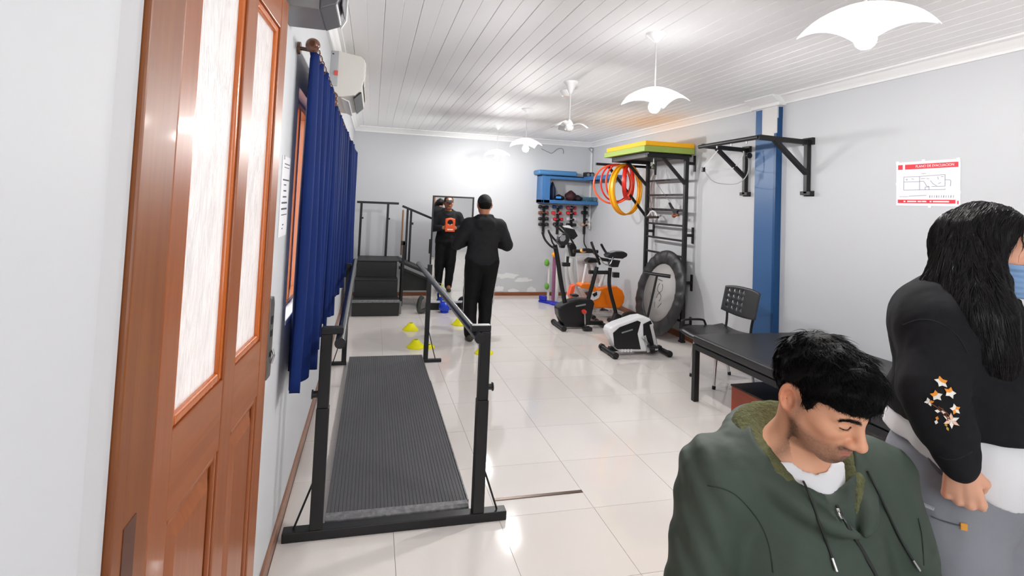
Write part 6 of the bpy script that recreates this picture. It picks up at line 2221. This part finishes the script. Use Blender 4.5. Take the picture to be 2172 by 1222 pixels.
if h is not None:
    nn = grad(TW, h[None])[0]; e1 = np.cross(_u, nn); e1 /= np.linalg.norm(e1); e2 = np.cross(nn, e1)
    MB().hexa([tuple(h + nn * z + e1 * a * .007 + e2 * b * .008) for z in (-.002, .004) for a, b in ((-1, -1), (1, -1), (1, 1), (-1, 1))]).build('orange_toggle', mat('toggle_orange', (232, 160, 60), .5), tw, bevel=.001)
w = on_cloth(TW, [(1965, 955), (1980, 985), (2000, 1005), (2014, 1000)], .001, 4)
if len(w) > 3: MB().tube(w, .006, 6, flat=.4).build('pocket_flap', mat('grey_cloth_dark', (92, 94, 102), .8), tw)
for s in (-1, 1):
    j = WJ[s]; a = j['an']
    SF = Sdf().path([a + WT.wd((0, -.03, .0)), a + WT.wd((0, .08, -.012)), a + WT.wd((0, .16, -.015))], [.044, .04, .032], .02).add(lambda P: (.002 - P[:, 2]), (0, 0, 0), 9, .004, 'int')
    SF.path([a + WT.wd((0, 0, -.03)), a + WT.wd((0, .15, -.035))], [.04, .036], .01)
    V, Q = mesh_sdf(SF, a - np.array([.25, .25, .12]), a + np.array([.25, .25, .12]), .007); np_mesh('shoe', V, Q, WHITEP, wo)

# long hair
hair_pts1 = [WH.w(.045, -.045, .02), cp(2062, 600, 1.44), cp(2085, 672, 1.37), cp(2105, 752, 1.35), cp(2118, 820, 1.355), cp(2130, 880, 1.37)]
hair_pts2 = [WH.w(.0, -.085, .02), cp(2020, 560, 1.50), cp(1990, 605, 1.49), cp(1955, 628, 1.47)]
hair_pts3 = [WH.w(.02, -.01, -.02), cp(2115, 640, 1.46), cp(2150, 720, 1.42), cp(2172, 800, 1.42)]


def long_hair(P):
    q = WH.loc(P); x, y, z = np.abs(q[:, 0]), q[:, 1], q[:, 2]
    d = sd_ell(q, (0, -.012, .030), (.092, .112, .106))
    # open the face
    face = sd_ell(q, (0, .085, -.02), (.075, .075, .098))
    d = smax(d, -face, .01)
    d = smin(d, sd_path(P, hair_pts1, [.075, .078, .070, .054, .034, .010]), .03)
    d = smin(d, sd_path(P, hair_pts2, [.045, .045, .040, .014]), .03)
    d = smin(d, sd_path(P, hair_pts3, [.05, .045, .045, .02]), .02)
    d = smax(d, -face, .01)
    s_ = WH.loc(P)
    return d + wnoise(s_ * A3([1, 1, .12]), 150, .5) * .0028 + wnoise(s_ * A3([1, 1, .15]), 60, 1.5) * .004


LH = Sdf().add(long_hair, cp(2070, 620, 1.44), .4)
V, Q = mesh_sdf(LH, WH.o - np.array([.36, .36, .42]), WH.o + np.array([.34, .36, .17]), .0045)
HAIRL = mat('long_black_hair', (13, 11, 13), .38, spec=.35)
HAIRLB = mat('long_black_hair_mass', (9, 8, 9), .7, spec=.12, bump=(200, .5, .004), stretch=(1, 1, .06))
wh = np_mesh('hair', V, Q, HAIRLB, wo)
g_ = np.random.default_rng(21)
Vn = grad(LH, V)
tc = V @ CR
idx = g_.choice(len(V), 17000)
P_, N1 = V[idx], Vn[idx]
loc = (P_ - WH.o) @ WH.R.T


def hair_flow(P, N):
    q = (P - WH.o) @ WH.R.T
    top = np.clip((q[:, 2] - .05) / .06, 0, 1)[:, None]
    side = np.stack([np.where(q[:, 0] > -.015, 1.0, -1.0), np.full(len(q), -.15), np.full(len(q), -.5)], 1) @ WH.R
    d = np.tile(np.array([0, 0, -1.0]), (len(P), 1)) * (1 - top) + side * top
    low = np.clip((-.03 - q[:, 2]) / .1, 0, 1)[:, None]
    bk = np.clip((-.03 - q[:, 1]) / .05, 0, 1)[:, None]
    d = d + low * (bk * (-.75 * _r) + (1 - bk) * (.2 * _r))
    d = d - N * (d * N).sum(1)[:, None]
    return d / (np.linalg.norm(d, axis=1)[:, None] + 1e-9)


Lh = np.where(loc[:, 2] > -.02, .11, .13) * g_.uniform(.6, 1.15, len(P_))
Lh = np.where((loc[:, 1] > .03) & (loc[:, 2] > -.05) & (loc[:, 2] < .06), .04, Lh)
SEG = 7
C_ = [P_ + N1 * .0006]; NN = [N1]
for i in range(SEG):
    p = C_[-1] + hair_flow(C_[-1], NN[-1]) * (Lh / SEG)[:, None]
    gN = grad(LH, p); dv = LH(p.astype(f32)).astype(float)
    p = p - gN * np.clip(dv - .0006 - .0022 * g_.random(len(p)) * (i > 2), -.01, .01)[:, None]
    C_.append(p); NN.append(gN)
n = len(P_); SVV = np.zeros((n, SEG + 1, 3, 3)); rr0 = .0011 * g_.uniform(.6, 1.2, n)
for i in range(SEG + 1):
    tan = C_[min(i + 1, SEG)] - C_[max(i - 1, 0)]; tan /= np.linalg.norm(tan, axis=1)[:, None] + 1e-9
    a_ = np.cross(tan, NN[i]); a_ /= np.linalg.norm(a_, axis=1)[:, None] + 1e-9
    b_ = np.cross(a_, tan); rr = rr0 * (1 - .8 * (i / SEG) ** 1.5)
    for k in range(3):
        an = 2 * PI * k / 3; SVV[:, i, k] = C_[i] + rr[:, None] * (math.cos(an) * a_ + math.sin(an) * b_)
ix = np.arange(n * (SEG + 1) * 3).reshape(n, SEG + 1, 3)
sq = np.concatenate([np.stack([ix[:, i, k], ix[:, i, (k + 1) % 3], ix[:, i + 1, (k + 1) % 3], ix[:, i + 1, k]], 1) for i in range(SEG) for k in range(3)])
sv = SVV.reshape(-1, 3)
o = np_mesh('hair_strands', sv, sq, HAIRL, wh); o['kind'] = 'stuff'
# ================================================================== MAN WALKING TOWARDS THE MIRROR
wm = thing('person', (1.27, 6.27, 0), 'man in a black hooded sweatshirt and black trousers walking towards the mirror', 'person')
_RM = face_basis(193)
MT = Fr((1.285, 6.27, 1.40), _RM)                                  # neck base
MH = Fr(MT.w(0, .025, .165), face_basis(193, 8, 0))
MJ = {s: dict(sh=MT.w(s * .19, .0, -.07), el=MT.w(s * .30, .03, -.30), wr=MT.w(s * .10, .27, -.27), hip=MT.w(s * .09, 0, -.50)) for s in (-1, 1)}
MJ[-1].update(kn=MT.w(-.115, .06, -.93), an=MT.w(-.12, -.06, -1.32))
MJ[1].update(kn=MT.w(.075, .07, -.92), an=MT.w(.06, .02, -1.315))


def m_core(q, g=0.0):
    d = sd_ell(q, (0, .01, -.20), (.165 + g, .11 + g, .21 + g))
    d = smin(d, sd_ell(q, (0, .015, -.42), (.16 + g, .12 + g, .16 + g)), .07)
    qs = q.copy(); qs[:, 0] = np.abs(q[:, 0])
    return smin(d, sd_seg(qs, (0, -.01, -.03), (.165, 0, -.075), .058 + g, .055 + g), .05)


MBD = Sdf().add(lambda P: m_core(MT.loc(P)), MT.w(0, 0, -.28), .45, .02)
MBD.path([MH.w(0, -.02, -.05), MT.w(0, 0, -.02)], [.056, .064], .03)
MBD.add(lambda P: head_sdf(MH.loc(P), .7), MH.w(0, .01, 0), .165, .02)
for s in (-1, 1):
    j = MJ[s]
    MBD.path([j['sh'], j['el'], j['wr']], [.055, .042, .028], .03)
    MBD.path([j['hip'], j['kn'], j['an'], j['an'] + MT.wd((0, .14, -.035))], [.09, .06, .038, .03], .04)
    yd = MT.wd((-s * .75, .55, .1)); yd /= np.linalg.norm(yd); zd = MT.wd((s * .3, .75, -.2)); zd -= yd * (zd @ yd); zd /= np.linalg.norm(zd)
    add_hand(MBD, Fr(j['wr'], np.array([np.cross(yd, zd), yd, zd])), -s, [(28, 34, 22)] * 4)
_o = MT.o
V, Q = mesh_sdf(MBD, _o - np.array([.5, .35, 1.42]), _o + np.array([.5, .55, .36]), .006)
np_mesh('body', V, Q, SKIN, wm, head_color(MH.loc(V), (184, 122, 92), (150, 84, 76), .7))
# hair at the nape and a dark cap
def cap_f(P):
    q = MH.loc(P); y, z = q[:, 1], q[:, 2]
    d = sd_ell(q, (0, -.012, .035), (.086, .107, .098))
    d = smax(d, (.018 + .12 * (y + .03)) - z, .006)
    b = sd_ell(q, (0, .125, .045), (.068, .075, .010), rot3('x', math.radians(14)))
    return smin(d, b, .008)


V, Q = mesh_sdf(Sdf().add(cap_f, MH.w(0, .03, .05), .22), MH.o - .26, MH.o + .26, .005)
cpn = np_mesh('cap', V, Q, mat('dark_cap_cloth', (22, 21, 22), .85), wm)
q0 = MH.w(.0, .098, .075)
frame(MB().lathe([(.02, 0), (.02, .004), (.0005, .005)], (0, 0, 0), 18), q0 + MH.wd((0, -.006, 0)), MH.wd((1, 0, 0)), MH.wd((0, -.35, .93)), MH.wd((0, .93, .35))).build('cap_emblem', WHITEP, cpn)


def nape(P):
    q = MH.loc(P)
    d = sd_ell(q, (0, -.016, .02), (.081, .102, .095))
    d = smax(d, (-.058 + .9 * np.maximum(0, q[:, 1] + .055)) - q[:, 2], .006)
    qs = q.copy(); qs[:, 0] = np.abs(q[:, 0])
    return smax(d, -sd_ell(qs, (.084, -.014, -.002), (.02, .027, .04)), .005)


V, Q = mesh_sdf(Sdf().add(nape, MH.w(0, -.03, .0), .16), MH.o - .18, MH.o + .18, .005)
np_mesh('hair', V, Q, mat('short_dark_hair', (20, 18, 18), .8, spec=.15), wm)
# hooded sweatshirt
HOD = mat('black_hoodie_cloth', (37, 37, 39), .88, spec=.15, bump=(300, .2, .002), vary=(20, (42, 42, 44), .3))


def hd_core(P):
    q = MT.loc(P)
    d = m_core(q, .028)
    d = smin(d, sd_ell(q, (0, .02, -.47), (.198, .16, .10)), .05)
    d = smin(d, sd_ell(q, (0, -.10, -.045), (.115, .055, .085)), .03)
    qs = q.copy(); qs[:, 0] = np.abs(q[:, 0])
    d = smin(d, sd_path(qs, [(0, -.095, .035), (.075, -.06, .03), (.088, .02, .0), (.055, .09, -.05), (0, .115, -.07)], [.03, .032, .03, .024, .02]), .015)
    return smax(d, -.545 - q[:, 2], .015)


HS = Sdf().add(hd_core, MT.w(0, 0, -.25), .45, .02)
for s in (-1, 1):
    j = MJ[s]; HS.path([j['sh'], j['el'], j['el'] * .15 + j['wr'] * .85], [.080, .072, .045], .035)
HS.path([MT.w(0, .005, -.01), MH.w(0, 0, -.05)], [.062, .08], .008, 'sub')
HS.add(lambda P: wnoise(MT.loc(P), 30, .9) * .004, (0, 0, 0), 9, 0, 'disp')
V, Q = mesh_sdf(HS, _o - np.array([.5, .35, .62]), _o + np.array([.5, .5, .14]), .007)
hs = np_mesh('hooded_sweatshirt', V, Q, HOD, wm)
w = [march(HS, MT.w(x, -.6, -.50 + .004 * math.cos(9 * x)), MT.wd((0, 1, 0)), .01, 1.2) for x in np.linspace(-.17, .17, 13)]
w = [q + MT.wd((0, -.0005, 0)) for q in w if q is not None]
if len(w) > 3: MB().tube(w, .002, 6).build('hem_seam', mat('black_seam', (14, 14, 15), .9), hs)
BTR = mat('black_track_cloth', (14, 14, 15), .7, spec=.2, bump=(200, .2, .002))
TM = Sdf().ell(MT.w(0, .01, -.52), (.165, .135, .11), _RM, .03)
for s in (-1, 1):
    j = MJ[s]; TM.path([j['hip'], j['kn'], j['an'] + np.array([0, 0, .0])], [.115, .088, .066], .025)
TM.add(lambda P: wnoise(MT.loc(P) * A3([1, 1, .6]), 36, .4) * .005, (0, 0, 0), 9, 0, 'disp')
TM.add(lambda P: .03 - P[:, 2], (0, 0, 0), 9, .01, 'int')
V, Q = mesh_sdf(TM, _o - np.array([.35, .35, 1.42]), _o + np.array([.35, .35, -.35]), .007)
tm = np_mesh('trousers', V, Q, BTR, wm)
for s in (-1, 1):
    pts = []
    for z in np.linspace(-.56, -1.30, 14):
        q = march(TM, MT.w(s * .6, .02, z), MT.wd((-s, 0, 0)), .01, .7)
        if q is not None: pts.append(q + MT.wd((s * .001, 0, 0)))
    if len(pts) > 3: MB().tube(pts, .009, 8, flat=.3).build('side_stripe', WHITEP, tm)
    a = MJ[s]['an']; yaw = 0
    SF = Sdf().path([a + MT.wd((0, -.045, -.035)), a + MT.wd((0, .08, -.05)), a + MT.wd((0, .17, -.055))], [.042, .04, .032], .02).add(lambda P: (.002 - P[:, 2]), (0, 0, 0), 9, .004, 'int')
    V, Q = mesh_sdf(SF, a - np.array([.28, .28, .14]), a + np.array([.28, .28, .12]), .006); np_mesh('shoe', V, Q, mat('olive_shoe', (62, 58, 44), .6), wm)
# orange grip plate he is holding at chest height
gp = thing('grip_plate', tuple(MT.w(0, .33, -.30)), 'orange plate with an oval hand hole held by the walking man, seen in the mirror', 'grip plate')
GPF = Fr(MT.w(0, .33, -.22), _RM @ np.eye(3))


def gpl(P):
    q = GPF.loc(P)
    d = sd_box(q, (0, 0, 0), (.085, .014, .115), .012)
    d = smin(d, sd_ell(q, (0, 0, .06), (.088, .016, .07)), .01)
    d = smax(d, -sd_ell(q, (0, 0, .045), (.050, .06, .050)), .006)
    return smax(d, -sd_ell(q, (0, .03, -.06), (.055, .02, .02)), .004)


V, Q = mesh_sdf(Sdf().add(gpl, GPF.o, .16), GPF.o - .18, GPF.o + .18, .005)
np_mesh('plate', V, Q, mat('orange_vinyl', (238, 92, 40), .4), gp)
a = GPF.w(0, .017, -.075)
frame(MB().box((-.05, -.010, -.001), (.05, .010, .002)), a, GPF.wd((1, 0, 0)), GPF.wd((0, 0, 1)), GPF.wd((0, 1, 0))).build('white_print', WHITEP, gp, bevel=.001)
